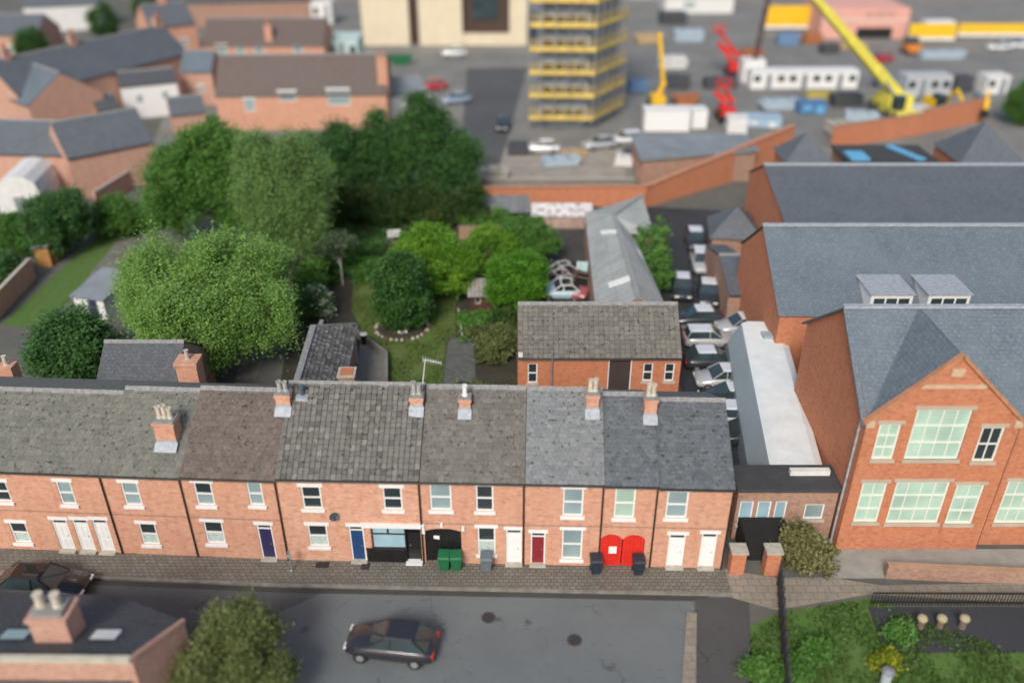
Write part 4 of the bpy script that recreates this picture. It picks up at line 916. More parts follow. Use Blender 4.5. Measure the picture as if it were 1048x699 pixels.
q = G(449, 303); tree('bright_tree', 'broad bright yellow green tree beside the dark domed tree', 'tree', (q.x, q.y), [(-1.5, .4, 3.3, 1.7, 1.5, 1.4), (-.4, .9, 4.2, 1.9, 1.6, 1.2), (1.2, .4, 3.7, 1.7, 1.5, 1.2), (.7, -1.1, 2.2, 1.9, 1.3, 1.3), (-1.3, -.9, 2.2, 1.4, 1.2, 1.3), (2.2, 0, 2.8, 1.1, 1.1, 1.2), (-2.4, .6, 3.3, .9, .9, .9), (-.9, 1.2, 5.0, .8, .8, .6)], L_BRIGHT, .17, 420, 75, .24, .17, fill=.3, low=-.8, th=1.8)
q = G(529, 315); tree('rounded_tree', 'rounded bright green tree leaning over the garden hut roof', 'tree', (q.x, q.y), [(0, .2, 2.7, 2.15, 1.8, 1.6), (.8, .5, 3.3, 1.4, 1.3, 1.0), (-.6, -.2, 1.9, 1.6, 1.4, 1.3), (.9, .0, 1.9, 1.4, 1.2, 1.2), (-1.2, .6, 2.9, .9, .9, .9)], L_BRIGHT2, .14, 360, 90, .2, .15, fill=.25, low=-.6)
q = G(500, 283); tree('middle_tree', 'lighter green spreading tree between the two brightest garden trees', 'tree', (q.x, q.y), [(-.5, 1.2, 2.4, 1.2, 1.2, 1.0), (.8, 1.4, 2.4, 1.3, 1.2, 1.0), (0, 1.8, 2.8, 1, 1, .8)], L_BRIGHT, .16, 150, 80, .25, .13, low=-.5)
q = G(541, 268); tree('plum_tree', 'mid green tree nearest the scrap yard, behind the rounded bright tree', 'tree', (q.x, q.y), [(0, 0, 2.3, 2.0, 1.7, 1.5), (-1, .3, 2.5, 1.2, 1.2, 1.1), (1.1, -.2, 1.8, 1.2, 1.2, 1.1)], L_MID, .15, 220, 90, .26, .14)
q = G(351, 292); tree('standard_tree', 'small airy grey green tree on a slim white stem beside the dark path', 'tree', (q.x, q.y), [(-.4, .2, 3.3, 1.1, 1, .8), (.25, .1, 3.7, .9, .9, .7), (-.8, 0, 2.8, .7, .7, .6)], L_GREYG, .18, 60, 45, .25, .06, BARKP, low=-.5, th=2.6)
q = G(322, 300); bush('pale_hedge_bush', 'tall pale green bush at the left edge of the garden', 'bush', (q.x, q.y), [(0, .5, 1.3, 1.05, 1.6, 1.3), (0, -.6, 1.2, .95, 1.1, 1.2)], L_PALEH, .16, 130, 70, .2)
q = G(322, 322); bush('white_flower_bush', 'dark bush topped with white blossom behind the rear wing roof', 'bush', (q.x, q.y), [(0, .2, 1.0, 1.2, 1, 1.0), (.7, -.3, .8, .9, .8, .8)], L_WHITE, .15, 70, 55, .22)
q = G(318, 322); bush('boundary_shrub', 'dark green shrub against the left end of the rear wing roof', 'bush', (q.x - .5, q.y - 1.2), [(0, 0, 1.3, 1.1, 1.1, 1.2)], L_DARK, .15, 50, 55, .22)
for (px, py, lb, m_, bl) in ((372, 280, 'low mid green shrub on the bank left of the dark domed tree', L_MID, [(0, 0, .6, 1.5, .9, .7), (1.2, .3, .5, .9, .8, .6)]), (385, 264, 'loose dark shrub in the upper garden, right of the airy small tree', L_DARK, [(0, 0, .7, 1.4, 1, .8)]),
        (400, 263, 'pink tinged shrub in the upper garden beside the bright tree', leaf('leaf_pinkish', [(0, (.05, .09, .03)), (.6, (.09, .12, .05)), (.75, (.3, .2, .18)), (1, (.4, .3, .27))]), [(0, 0, .6, .9, .8, .7)]), (360, 262, 'low scrubby green plant at the foot of the airy small tree', L_MID, [(0, 0, .5, 1.2, .8, .5)]),
        (338, 286, 'dark ground hugging shrub left of the dark path', L_DARK, [(0, 0, .6, .9, 1.2, .6)]), (490, 332, 'leafy green vegetable clump behind the white edging board', L_MID, [(0, 0, .35, 1.3, .6, .45), (-.8, .2, .4, .7, .6, .4)]), (515, 334, 'tall weedy clump beside the coach house corner', L_HEDGE, [(0, 0, .5, 1.1, .8, .6)]),
        (505, 345, 'straggly yellow green plants on the orange soil near the coach house', L_OLIVE, [(0, 0, .35, 1.8, .5, .35)]), (437, 324, 'small fern like plants right of the stone edged bed', L_MID, [(0, 0, .25, .4, .4, .25)]),
        (508, 367, 'dark olive bush in the yard behind the passage house', L_OLIVE, [(0, 0, .8, 1.4, 1.1, .8), (.5, .9, 1.1, 1, .9, .8)]), (505, 236, 'low leafy bushes before the corrugated iron shelter', L_MID, [(-1.5, 0, .9, 1.5, .9, .9), (1, 0, .9, 1.6, .9, .9)])):
    q = G(px, py); bush('garden_shrub', lb, 'shrub', (q.x, q.y), bl, m_, .16, 26 + int(26 * len(bl)), 50, .2)
q0, q1 = G(333, 234), G(486, 230)
bush('tall_hedge', 'tall dark mixed hedge across the back end of the garden', 'hedge', ((q0.x + q1.x) / 2, q0.y + 1), [(-7 + i * 1.4, random.uniform(-.5, .5), 1.7 + random.uniform(-.3, .5), 1.3, 1.2, 1.7) for i in range(11)], L_HEDGE, .17, 600, 70, .3)
bush('ivy_column', 'ivy covered column of foliage at the back left garden corner', 'ivy', tuple(G(322, 246)[:2]), [(-.6, 0, 1.5, .8, 1.2, 1.6), (-.4, 3, 2.2, .9, 1.4, 2.2), (0, 6.5, 2.4, 1.1, 1.6, 2.4)], L_DARK, .2, 170, 60, .28)
bush('ivy_bush', 'big ivy like bush growing between the corrugated shed and the car park', 'bush', tuple(G(672, 296)[:2]), [(-.1, 0, 1.6, 1.0, 2.0, 1.6), (-.3, 3.6, 1.9, 1.5, 1.8, 1.8), (.2, 6, 1.8, 1.2, 1.5, 1.5)], L_MID, .2, 150, 55, .26)
# ground cover in the upper garden and weeds in the beds
def cover(name, poly, n, h, size, m):
    P2 = np.array([(p[0], p[1]) for p in poly]); lo, hi = P2.min(0), P2.max(0); out = []
    while len(out) < n:
        q = rng.uniform(lo, hi); x, y = q; c_ = False; j = len(P2) - 1
        for i in range(len(P2)):
            if (P2[i][1] > y) != (P2[j][1] > y) and x < (P2[j][0] - P2[i][0]) * (y - P2[i][1]) / (P2[j][1] - P2[i][1]) + P2[i][0]: c_ = not c_
            j = i
        if c_ and math.sin(x * 1.7) * math.sin(y * 1.3 + 2) + rng.normal() * .4 > -.25: out.append((x, y, abs(rng.normal()) * h + .03))
    o = leaves_mesh(name, np.array(out), size, np.clip(rng.normal(.5, .25, n), 0, 1), m); o['kind'] = 'stuff'; return o
cover('ground_cover', GP((330, 285), (335, 232), (425, 232), (395, 292)), 5200, .16, .2, L_DARK)
cover('bank_weeds', GP((362, 292), (360, 266), (405, 262), (395, 288)), 2400, .22, .2, L_MID)
cover('border_weeds', GP((468, 322), (532, 316), (536, 352), (470, 352)), 1500, .16, .17, L_MID)
cover('yard_weeds', [(-4.3, 41), (.2, 41), (.3, 48.6), (-4, 48.6)], 1800, .3, .2, L_OLIVE)
cover('under_tree_weeds', GP((440, 300), (530, 300), (520, 250), (440, 255)), 2500, .15, .2, L_DARK)
def tufts(name, poly, n, h, m):
    o = cover(name, poly, n, h, .09, m); return o
tufts('grass_tufts', lw, 9000, .025, leaf('leaf_lawn', greens((.045, .085, .016), (.08, .14, .025), (.13, .16, .044))))
# garden hut, edging board, bin
q = G(490, 318); t = thing('garden_hut', 'small red brown garden hut with weathered grey plank roof under the rounded tree', 'hut', (q.x - .6, q.y, 0), .04)
v = MB(); wall_open(v, 0, 2.4, 0, 1.35, [(.35, .75, .6, 1.1)], .05); v.poly([(0, 1.7, 0), (0, 0, 0), (0, 0, 1.35), (0, 1.7, 1.75)]); v.poly([(2.4, 0, 0), (2.4, 1.7, 0), (2.4, 1.7, 1.75), (2.4, 0, 1.35)]); v.poly([(2.4, 1.7, 0), (0, 1.7, 0), (0, 1.7, 1.75), (2.4, 1.7, 1.75)]); v.build('wall', SHEDW, t)
v = MB(); wf = window(t, .35, .75, .6, 1.1, cols=1, rows=1, sill=False, lintel=False, fw=.04)
for i in range(10): v.box(-.25 + i * .3 + random.uniform(0, .015), -.25 + i * .3 + .285, -.3, 1.95, -.02, .025, 0, Matrix.Translation((0, 0, 1.4 + random.uniform(-.01, .01))) @ Matrix.Rotation(math.atan2(.4, 1.7), 4, 'X'))
v.build('roof', plain('grey_planks', (.3, .28, .26), .9, .35, 2.5), t)
A, B = G(469, 318), G(473, 345); t = thing('edging_board', 'white painted edging board beside the lawn and vegetable bed', 'board', A); v = MB(); v.bar((0, 0, .12), (B.x - A.x, B.y - A.y, .12), .09, .26); v.build('board', plain('old_white_board', (.5, .49, .44), .8, .2, 4), t)
for i in range(3): v = MB(); p_ = Vector((0, 0, 0)).lerp(Vector((B.x - A.x, B.y - A.y, 0)), .1 + .4 * i); v.box(p_.x + .05, p_.x + .1, p_.y - .03, p_.y + .03, -.1, .3); v.build('peg', WOOD, t)
q = G(373, 352); t = thing('black_dustbin', 'black dustbin with a white lid on the lawn edge beside the rear wing', 'dustbin', (q.x, q.y, .03)); v = MB(); v.lathe((0, 0, 0), [(.2, 0), (.24, .5), (.26, .75), (.27, .78)], 14); v.build('body', BLACKP, t); v = MB(); v.lathe((0, 0, .78), [(.28, 0), (.28, .04), (.12, .09), (.03, .11)], 14); v.build('lid', WHITE, t)
q = G(404, 246); t = thing('garden_bench', 'small white slatted garden bench on the upper lawn before the hedge', 'bench', (q.x, q.y, .02), .2)
v = MB()
for i in range(4): v.box(-.6, .6, -.2 + i * .11, -.11 + i * .11, .42, .45)
v.build('seat', WHITE, t); v = MB()
for i in range(3): v.box(-.6, .6, .24, .27, .55 + i * .13, .64 + i * .13)
v.build('backrest', WHITE, t)
for sx in (-.55, .55):
    for sy in (-.15, .22): v = MB(); v.box(sx - .03, sx + .03, sy - .03, sy + .03, 0, .42 if sy < 0 else .95); v.build('leg', WHITE, t)
A, B = G(366, 345), G(396, 367); t = thing('low_wall', 'low dirty brick wall round the concrete yard behind the orange house', 'wall', (0, 0, 0)); v = MB(); v.bar((A.x, A.y, .3), (B.x, B.y, .3), .2, .6); v.bar((B.x, B.y, .3), (G(396, 410).x, G(396, 410).y, .3), .2, .6); v.build('brickwork', CONC, t)
# left boundary: board fence
A, B = G(310, 318), G(322, 214); t = thing('board_fence', 'dark board fence down the left side of the garden', 'fence', (0, 0, 0)); v = MB()
for i in range(14):
    p_ = A.lerp(B, i / 14); q_ = A.lerp(B, (i + .97) / 14); v.bar((p_.x - .8, p_.y, .8), (q_.x - .8, q_.y, .8), .05, 1.6)
v.build('panel', WOOD, t)
for i in range(15): p_ = A.lerp(B, i / 14); v = MB(); v.box(p_.x - .86, p_.x - .74, p_.y - .06, p_.y + .06, 0, 1.75); v.build('post', WOOD, t)

# ------------------------------------------------------------------ trees of the gardens to the left
def T(px, py): q = G(px, py); return (q.x, q.y)
tree('willow_tree', 'huge light green willow like tree standing left of the garden', 'tree', T(222, 385), [(-3.3, 3, 5.2, 3.2, 3, 2.8), (.8, 3.2, 5.8, 3.4, 3.2, 2.9), (3, 1, 4.2, 2.2, 2.2, 2.4), (-1, -.5, 4.2, 3.4, 2.6, 2.8), (2.2, 4.2, 4.8, 2.4, 2.4, 2.6), (-4.6, 4.0, 3.6, 1.8, 2, 2)], L_WILLOW, .135, 900, 150, .36, .35, low=-.7, droop=1.25)
tree('feathery_tree', 'tall feathery pale green tree between the round dark tree and the plot corner', 'tree', T(300, 276), [(-1, 0, 6.5, 2.6, 2.4, 3.0), (1.2, .6, 7.5, 2.4, 2.2, 3.2), (.6, -1.5, 4.5, 2.6, 2.2, 2.6), (-1.5, 1, 9.0, 1.8, 1.8, 2.2)], L_WILLOWP, .14, 520, 140, .36, .28, low=-.8, droop=1.6)
tree('round_tree', 'big rounded deep green tree behind the willow, against the brick houses', 'tree', T(233, 256), [(-2.6, 0, 6.0, 3.2, 3, 2.9), (1.6, .4, 6.8, 3.4, 3, 3.0), (-.5, 1, 8.6, 3.0, 2.8, 2.2), (-4, .5, 4.2, 2, 2, 2.4), (2.6, -.8, 4.6, 2.6, 2.4, 2.4)], L_MID, .2, 640, 95, .42, .32, low=-.5)
for px, py, sc_, lb, m_ in ((352, 212, .95, 'leftmost of the dark trees lined up behind the back hedge', L_DEEP), (390, 206, 1.0, 'second dark tree from the left behind the back hedge', L_DEEP), (432, 205, 1.18, 'tallest of the dark trees behind the back hedge', L_DEEP), (468, 206, .8, 'dark tree at the right end of the row behind the back hedge', L_DEEP), (318, 208, .8, 'dark narrow tree behind the feathery pale one', L_DEEP)):
    tree('dark_tree', lb, 'tree', T(px, py), [(0, 0, 3.4 * sc_, 2.6 * sc_, 2.4, 3.2 * sc_), (.6, .3, 5.8 * sc_, 2.1 * sc_, 2, 2.3 * sc_), (-1.2, -.4, 4.6 * sc_, 1.8 * sc_, 1.8, 2.2 * sc_), (.2, 0, 7.4 * sc_, 1.2 * sc_, 1.1, 1.4 * sc_)], m_, .2, int(280 * sc_), 95, .42, .28, group='dark trees behind the hedge', low=-.7)
for px, py, bl, m_, lb in ((80, 388, [(0, .6, 2.2, 2.3, 2.2, 2.2), (-.9, 0, 1.9, 1.6, 1.6, 1.8), (1, 0, 1.8, 1.5, 1.5, 1.8)], L_DEEP, 'dense round dark bush just behind the left terrace roofs'), (62, 262, [(0, 0, 2.6, 2.0, 2, 2.6), (.9, 1.2, 3.4, 1.7, 1.7, 2.2), (-1.4, 1, 2.6, 1.6, 1.6, 2.2)], L_DEEP, 'dark pointed tree beside the long bright lawn strip'),
    (18, 258, [(0, 0, 1.6, 2.2, 1.6, 1.6)], L_MID, 'soft round green bush at the far left frame edge'), (122, 240, [(0, 0, 1.7, 1.9, 1.6, 1.7), (1.7, .5, 1.4, 1.3, 1.2, 1.3)], L_MID, 'mid green bush at the far end of the long lawn strip'), (6, 290, [(0, 0, 1.2, 1.2, 1.2, 1.2)], L_DEEP, 'small dark bush by the left brick garden wall'),
    (36, 62, [(0, 0, 2.4, 2.2, 2, 2.4)], L_DEEP, 'dark tree among the slate roofs at the upper left'), (110, 42, [(0, 0, 3, 2.4, 2, 3)], L_DEEP, 'dark tree between roofs near the top left, left of a taller one'), (157, 28, [(0, 0, 3.4, 2.8, 2.4, 3.4), (1, 0, 5, 1.8, 1.8, 2)], L_DEEP, 'taller dark tree at the top edge over the slate terrace'), (205, 20, [(0, 0, 2, 2, 1.8, 2)], L_MID, 'small green tree at the top edge above the brown roofs'),
    (1045, 128, [(0, 0, 2.6, 2, 2, 2.6)], L_MID, 'green tree at the right edge behind the pyramid roof')):
    tree('garden_tree' if bl[0][2] > 2 else 'round_bush', lb, 'tree' if bl[0][2] > 2 else 'bush', T(px, py), bl, m_, .19, 80 + 70 * len(bl), 75, .34, .18, low=-.8)
t = thing('garden_shed', 'grey roofed shed with dark blue door at the end of the left garden lane', 'shed', (*T(96, 328), 0), -.25)
v = MB(); wall_open(v, -1.3, 1.3, 0, 2, [(-.1, .7, 0, 1.8)], .06); v.box(-1.3, 1.3, .1, 3.8, 0, 2); v.build('wall', OFFW, t); v = MB(); v.box(-.1, .7, .04, .08, 0, 1.8); v.build('door', PURPLE, t); v = MB(); v.poly([(-1.5, -.2, 2.0), (1.5, -.2, 2.0), (1.5, 4, 2.5), (-1.5, 4, 2.5)]); v.poly([(-1.5, 4, 2.42), (1.5, 4, 2.42), (1.5, -.2, 1.92), (-1.5, -.2, 1.92)]); v.build('roof', GREYR, t)
A, B = G(-10, 335), G(36, 285); t = thing('garden_wall', 'orange brick garden wall running off the left frame edge', 'wall', (0, 0, 0)); v = MB(); v.bar((A.x, A.y, .9), (B.x, B.y, .9), .25, 1.8); v.build('brickwork', BR_TERR, t); v = MB(); v.bar((A.x, A.y, 1.84), (B.x, B.y, 1.84), .34, .08); v.build('coping', STONE, t)
q = G(52, 268); t = thing('orange_hut', 'little orange boarded hut under the dark pointed tree', 'hut', (q.x, q.y - 1, 0)); v = MB(); v.box(-.6, .6, 0, 1.2, 0, 1.7); v.build('wall', plain('orange_boards', (.4, .2, .06), .8, .2, 4), t); v = MB(); v.bar((-.75, .6, 1.75), (.75, .6, 1.95), 1.5, .08); v.build('roof', GREYR, t)
# rear wings of the left terrace, seen over the ridge
def gable(name, label, cat, p0, p1, depth, eave, ridge, wall, roof, wins=(), chims=(), group=None, wk=None):
    p0, p1 = Vector((p0[0], p0[1], 0)), Vector((p1[0], p1[1], 0)); W_ = [dims(p0, p1, w) for w in wins]
    h = House(name, label, cat, p0, p1, depth, eave, ridge, wall, roof, W_, group, real=False)
    for w in W_: window(h.t, *w, sill=False, lintel=True, pane=GLASSP, **(wk or {}))
    for (u, y, zt, w) in chims: chimney(h.t, u * h.w, y * depth, eave, zt, w, .7, wall, 2, TERRA)
    return h
gable('rear_wing', 'dark roofed rear wing rising behind the left terrace ridge, left of a chimney', 'outbuilding', (-24.4, 41), (-19.6, 41), 7, 3.4, 5.9, BR_DULL, SL_DARK)
t = thing('rear_chimney', 'orange brick chimney wing rising behind the brown terrace roof', 'chimney', (WY(193, 372, 42.5).x, 42.5, 0)); Z_ = WY(193, 372, 42).z; v = MB(); v.box(-.6, .6, -.5, .5, 0, Z_ - .2); v.box(-.67, .67, -.57, .57, Z_ - .2, Z_); v.build('stack', BR_TERR, t); v = MB(); v.lathe((0, 0, Z_), [(.16, 0), (.13, .1), (.12, .55), (.15, .6)], 10); v.build('chimney_pot', STONE, t)
t = thing('rear_chimney', 'small orange chimney behind the olive roof at the far left', 'chimney', (WY(8, 378, 42.5).x, 42.5, 0)); Z_ = WY(8, 378, 42).z; v = MB(); v.box(-.45, .45, -.4, .4, 0, Z_); v.build('stack', BR_TERR, t); v = MB(); v.lathe((0, 0, Z_), [(.16, 0), (.13, .1), (.12, .55), (.15, .6)], 10); v.build('chimney_pot', POT, t)

# ------------------------------------------------------------------ upper left houses
gable('terrace_row', 'slate terrace with orange chimneys running diagonally at the upper left', 'houses', T(30, 142), T(200, 92), 8.5, 5.2, 8.6, BR_PEACH, SL_GREY, chims=[(.1, .5, 9.6, 1), (.45, .5, 9.7, 1), (.97, .5, 9.8, 1.4)])
gable('brick_house', 'orange brick gabled house at the far left below the slate terrace', 'house', T(-25, 118), T(40, 148), 9, 4.6, 7.6, BR_PEACH, SL_BLUE, wins=[(5, 96, 12, 105)])
gable('brick_house', 'small brick rear wing with slate roof joined to the white rendered terrace', 'house', T(190, 108), T(222, 108), 6, 4.5, 6.6, BR_PEACH, SL_BLUE, wins=[(203, 88, 209, 96)])
gable('brick_house', 'brick terrace with dark brown roof and three white windows at the upper left', 'houses', T(212, 80), T(335, 80), 8.5, 4.8, 7.9, BR_TERR, SL_BRN, wins=[(222, 47, 233, 57), (241, 48, 251, 59), (260, 48, 270, 59), (300, 48, 310, 59)], chims=[(.55, .1, 7.6, 1.0)])
gable('brick_house', 'nearer brick terrace with broad brown roof above the round tree', 'houses', T(226, 134), T(398, 132), 9, 4.4, 8.2, BR_TERR, SL_BRN, wins=[(250, 102, 261, 114), (285, 94, 303, 104), (335, 92, 358, 108)], chims=[(.98, .15, 8.6, 1.2)])
gable('peach_hall', 'long peach brick hall with slate roof at the left edge, gable to the right', 'hall', T(-30, 196), T(92, 200), 7, 4.2, 6.6, BR_PEACH, SL_GREY)
gable('peach_hall', 'peach brick wing with slate roof and tall gable beside the round tree', 'hall', T(80, 205), T(165, 186), 6.5, 4.4, 7.2, BR_PEACH, SL_GREY)
q = T(25, 222); t = thing('white_outbuilding', 'pale round topped rendered outbuilding at the left edge above the gardens', 'outbuilding', (q[0], q[1], 0), .15)
v = MB(); sec = [(-2, 0), (-2, 2.3), (-1.7, 3.3), (-.9, 3.9), (0, 4.05), (.9, 3.9), (1.7, 3.3), (2, 2.3), (2, 0)]; v.loft([[Vector((x, y, z)) for x, z in sec] for y in (0, 6)]); v.build('shell', OFFW, t); v = MB(); v.box(-.5, .5, -.05, .02, .02, 2); v.build('door', GREYR, t)
gable('brick_house', 'low pale roofed house at the top left corner of the view', 'house', T(-20, 62), T(45, 62), 8, 4, 6.5, BR_PEACH, SL_GREY, wins=[(8, 48, 16, 55)])
gable('brick_house', 'grey slate house at the top edge left of the taller dark tree', 'house', T(30, 34), T(105, 30), 8, 4.5, 7, OFFW, SL_GREY, wins=[(45, 20, 52, 27)])
gable('brick_house', 'dark roofed house at the top edge above the brown terrace', 'house', T(165, 30), T(320, 26), 8, 4.5, 7.5, BR_DULL, SL_DARK)
def container(label, px, py, L, w, h, m, rz=0., cat='container', name='site_cabin', trim=None, z=.02):
    q = G(px, py); t = thing(name, label, cat, (q.x, q.y, z), rz)
    v = MB(); v.box(-L / 2, L / 2, 0, w, .1, h); v.build('body', m, t, bevel=.06)
    k = max(2, int(L / 1.6))
    for i in range(k):
        x = -L / 2 + L * (i + .5) / k
        v = MB()
        if i % 3 == 1: v.box(x - .4, x + .4, -.02, .0, .15, h - .35); v.build('door', trim or GREYR, t)
        else: v.box(x - .5, x + .5, -.02, .0, h * .45, h * .8); v.build('window', trim or CARGL, t)
    v = MB(); v.box(-L / 2 - .05, L / 2 + .05, -.05, w + .05, h, h + .07); v.build('roof', m, t)
    return t
container('pale cyan box store left of the cream building', 352, 72, 5, 6, 4.5, plain('pale_cyan', (.45, .58, .56), .7, .1), cat='store', name='box_store')
container('white tank like box at the top edge left of the cream building', 330, 26, 4, 4, 4, WHITE, cat='store', name='box_store')

# ------------------------------------------------------------------ building site
q0, q1 = G(372, 47), G(540, 55); t = thing('cream_building', 'tall cream clad building with broad piers and dark openings at the top', 'building', (q0.x, q0.y, 0)); Wd = q1.x - q0.x; sc_ = Wd / 168.
v = MB(); v.box(0, Wd, 1.2, 16, 0, 14); v.build('core', plain('brown_recess', (.06, .035, .028), .8), t)
for (a_, b_) in ((0, 48), (58, 102), (150, 168)): v = MB(); v.box(a_ * sc_, b_ * sc_, 0, 1.2, 0, 14); v.build('pier', CREAM, t)
v = MB(); v.box(102 * sc_, 150 * sc_, .1, 1.2, 0, 1.9); v.build('plinth', CREAM, t)
v = MB(); v.box(112 * sc_, 138 * sc_, 1.0, 1.19, 4.2, 11); v.build('window', CARGL, t)
SCY = plain('scaffold_yellow', (.58, .42, .1), .6, .3, .6)
# the block in scaffolding
A, B = G(541, 133), G(606, 139); t = thing('scaffolded_block', 'unfinished block wrapped in yellow boarded scaffolding', 'scaffolding', (0, 0, 0))
Cx, Cy = A.x, A.y; W1 = B.x - A.x; D1 = 6.2; Hs = 24.; lift = 2.75
v = MB(); v.prism([(Cx + 1.3, Cy + 1.4), (Cx + W1 - .5, Cy + 1.2), (Cx + W1 + 3.7, Cy + 7.6), (Cx + W1 + 1, Cy + 13), (Cx + 1.3, Cy + 13)], 0, Hs); v.build('core', plain('block_grey_blue', (.28, .31, .34), .8, .25, .4), t)
for l in range(8):
    for i in range(4): v = MB(); x = Cx + 1.7 + i * (W1 - 2.4) / 4; v.box(x, x + 1.1, Cy + 1.14, Cy + 1.19, l * lift + .9, l * lift + 2.3); v.build('window', CARGL, t)
rx = Cx + W1 + .2; corners = [(Cx, Cy), (rx, Cy - .3), (rx + 4.6, Cy + 7.0)]
seg = [(corners[0], corners[1], 5), (corners[1], corners[2], 5)]
posts = []
for (a_, b_, n_) in seg:
    for i in range(n_ + (b_ is corners[2])): posts.append((a_[0] + (b_[0] - a_[0]) * i / n_, a_[1] + (b_[1] - a_[1]) * i / n_))
for (x, y) in posts:
    v = MB(); v.tube((x, y, 0), (x, y, Hs), .055, n=6); v.tube((x + .0, y + 1.0, 0), (x, y + 1.0, Hs), .055, n=6); v.build('standard', STEEL, t)
for l in range(1, 9):
    z = l * lift - 1.5
    for (a_, b_, n_) in seg:
        p, q = Vector((*a_, z)), Vector((*b_, z)); d_ = (q - p).normalized(); nn = Vector((-d_.y, d_.x, 0))
        v = MB(); v.bar(p + nn * .5, q + nn * .5, 1.0, .06); v.build('deck', plain('scaffold_boards', (.4, .3, .14), .85, .2, 1) if l == 1 and a_ is corners[0] else bpy.data.materials['scaffold_boards'], t)
        v = MB(); v.bar(p + Vector((0, 0, .32)), q + Vector((0, 0, .32)), .05, .6); v.build('toe_board', SCY, t)
        v = MB()
        for dz in (.95, 1.35): v.tube(p + Vector((0, 0, dz)), q + Vector((0, 0, dz)), .04, n=5)
        v.build('guard_rail', YEL, t)
    if l < 8:
        for (a_, b_, n_) in seg[:1]:
            v = MB(); i = l % n_; p = Vector((a_[0] + (b_[0] - a_[0]) * i / n_, a_[1] - .06, z)); v.tube(p, p + Vector(((b_[0] - a_[0]) / n_, 0, lift)), .04, n=5); v.build('brace', STEEL, t)
def wheelset(t, pts, r=.5, w=.4):
    for (x, y) in pts:
        v = MB(); v.tube((x - w / 2, y, r), (x + w / 2, y, r), r, n=14); wl_ = v.build('wheel', RUB, t); v = MB(); v.tube((x - w / 2 - .02, y, r), (x + w / 2 + .02, y, r), r * .5, n=10); v.build('rim', STEEL, wl_)
def boom_lift(label, px, py, m, pts, name='boom_lift', cat='cherry picker', basket=True, th=.45, z0=1.2):
    q = G(px, py); t = thing(name, label, cat, (q.x, q.y, .02))
    v = MB(); v.box(-1.1, 1.1, -1.7, 1.7, .45, .95); v.build('chassis', BLACKP, t, bevel=.05); wheelset(t, [(-1, -1.2), (1, -1.2), (-1, 1.2), (1, 1.2)])
    v = MB(); v.box(-.9, .9, -1.5, 1.3, .97, 1.9); v.build('turret', m, t, bevel=.12)
    p = Vector((0, 0, z0 + .6))
    for i, q_ in enumerate(pts):
        q_ = Vector(q_); v = MB(); v.bar(p, q_, th * (1 - .15 * i), th * (1 - .15 * i)); v.tube(q_ + Vector((-.3, 0, 0)), q_ + Vector((.3, 0, 0)), th * .6, n=10); v.build('boom', m, t); p = q_
    if basket:
        v = MB(); v.box(p.x - .9, p.x + .9, p.y - .5, p.y + .5, p.z - .1, p.z)
        for z in (.5, 1.0): v.bar(p + Vector((-.9, -.5, z)), p + Vector((.9, -.5, z)), .06); v.bar(p + Vector((-.9, .5, z)), p + Vector((.9, .5, z)), .06); v.bar(p + Vector((-.9, -.5, z)), p + Vector((-.9, .5, z)), .06); v.bar(p + Vector((.9, -.5, z)), p + Vector((.9, .5, z)), .06)
        for sx in (-.9, .9):
            for sy in (-.5, .5): v.bar(p + Vector((sx, sy, 0)), p + Vector((sx, sy, 1)), .06)
        v.build('basket', m, t)
    return t
boom_lift('red cherry picker with zigzag boom, the nearer one above the white container', 742, 124, REDM, [(-1.6, 0, 3.6), (.6, 0, 2.6), (-.8, -.4, 4.4)])
boom_lift('red cherry picker with raised folded boom, the farther one below the dark mast', 750, 78, REDM, [(-2.6, 0, 4.6), (.5, 0, 3.0), (-3.0, -.3, 6.6)], th=.6)
boom_lift('yellow telescopic machine raising a thin arm right of the scaffold', 672, 112, YEL, [(.6, 0, 3.4), (-.4, 0, 9.5)], name='telehandler', cat='site machine', basket=False, th=.55)
# mobile crane, its long boom reaching up to the left
q = G(912, 118); t = thing('mobile_crane', 'pale yellow mobile crane with long lattice like boom leaning left over the site', 'crane', (q.x, q.y, .02), .1)
v = MB(); v.box(-1.4, 1.4, -4, 4, .6, 1.4); v.build('chassis', YELC, t, bevel=.1); wheelset(t, [(sx, y) for sx in (-1.2, 1.2) for y in (-3.2, -1.6, 1.6, 3.2)], .6, .5)
v = MB(); v.box(-1.6, 1.6, -1.8, 2.2, 1.45, 2.8); v.build('turntable', YELC, t, bevel=.1); v = MB(); v.box(-1.4, -.2, -3.2, -1.9, 1.45, 3.2); v.build('cab', CARGL, t, bevel=.1)
tip = WY(805, -25, q.y - 6) - q; foot = Vector((.4, .5, 2.6)); tip = Vector((tip.x, tip.y, tip.z))
for i in range(4):
    a_, b_ = foot.lerp(tip, i / 4 - (.02 if i else 0)), foot.lerp(tip, (i + 1) / 4); w_ = 1.15 - .14 * i; v = MB(); v.bar(a_, b_, w_, w_ * 1.1); v.build('boom', YELC, t)
v = MB(); v.tube(foot + Vector((-.4, -1.6, -.6)), foot.lerp(tip, .2), .22, n=10); v.build('ram', STEEL, t)
t = thing('lattice_mast', 'dark slender mast leaning slightly beside the red cherry picker', 'mast', tuple(G(768, 84))); v = MB(); L_ = Vector((1.0, 0, 13))
for sx, sy in ((-.3, -.3), (.3, -.3), (.3, .3), (-.3, .3)): v.bar((sx, sy, 0), L_ + Vector((sx * .7, sy * .7, 0)), .13)
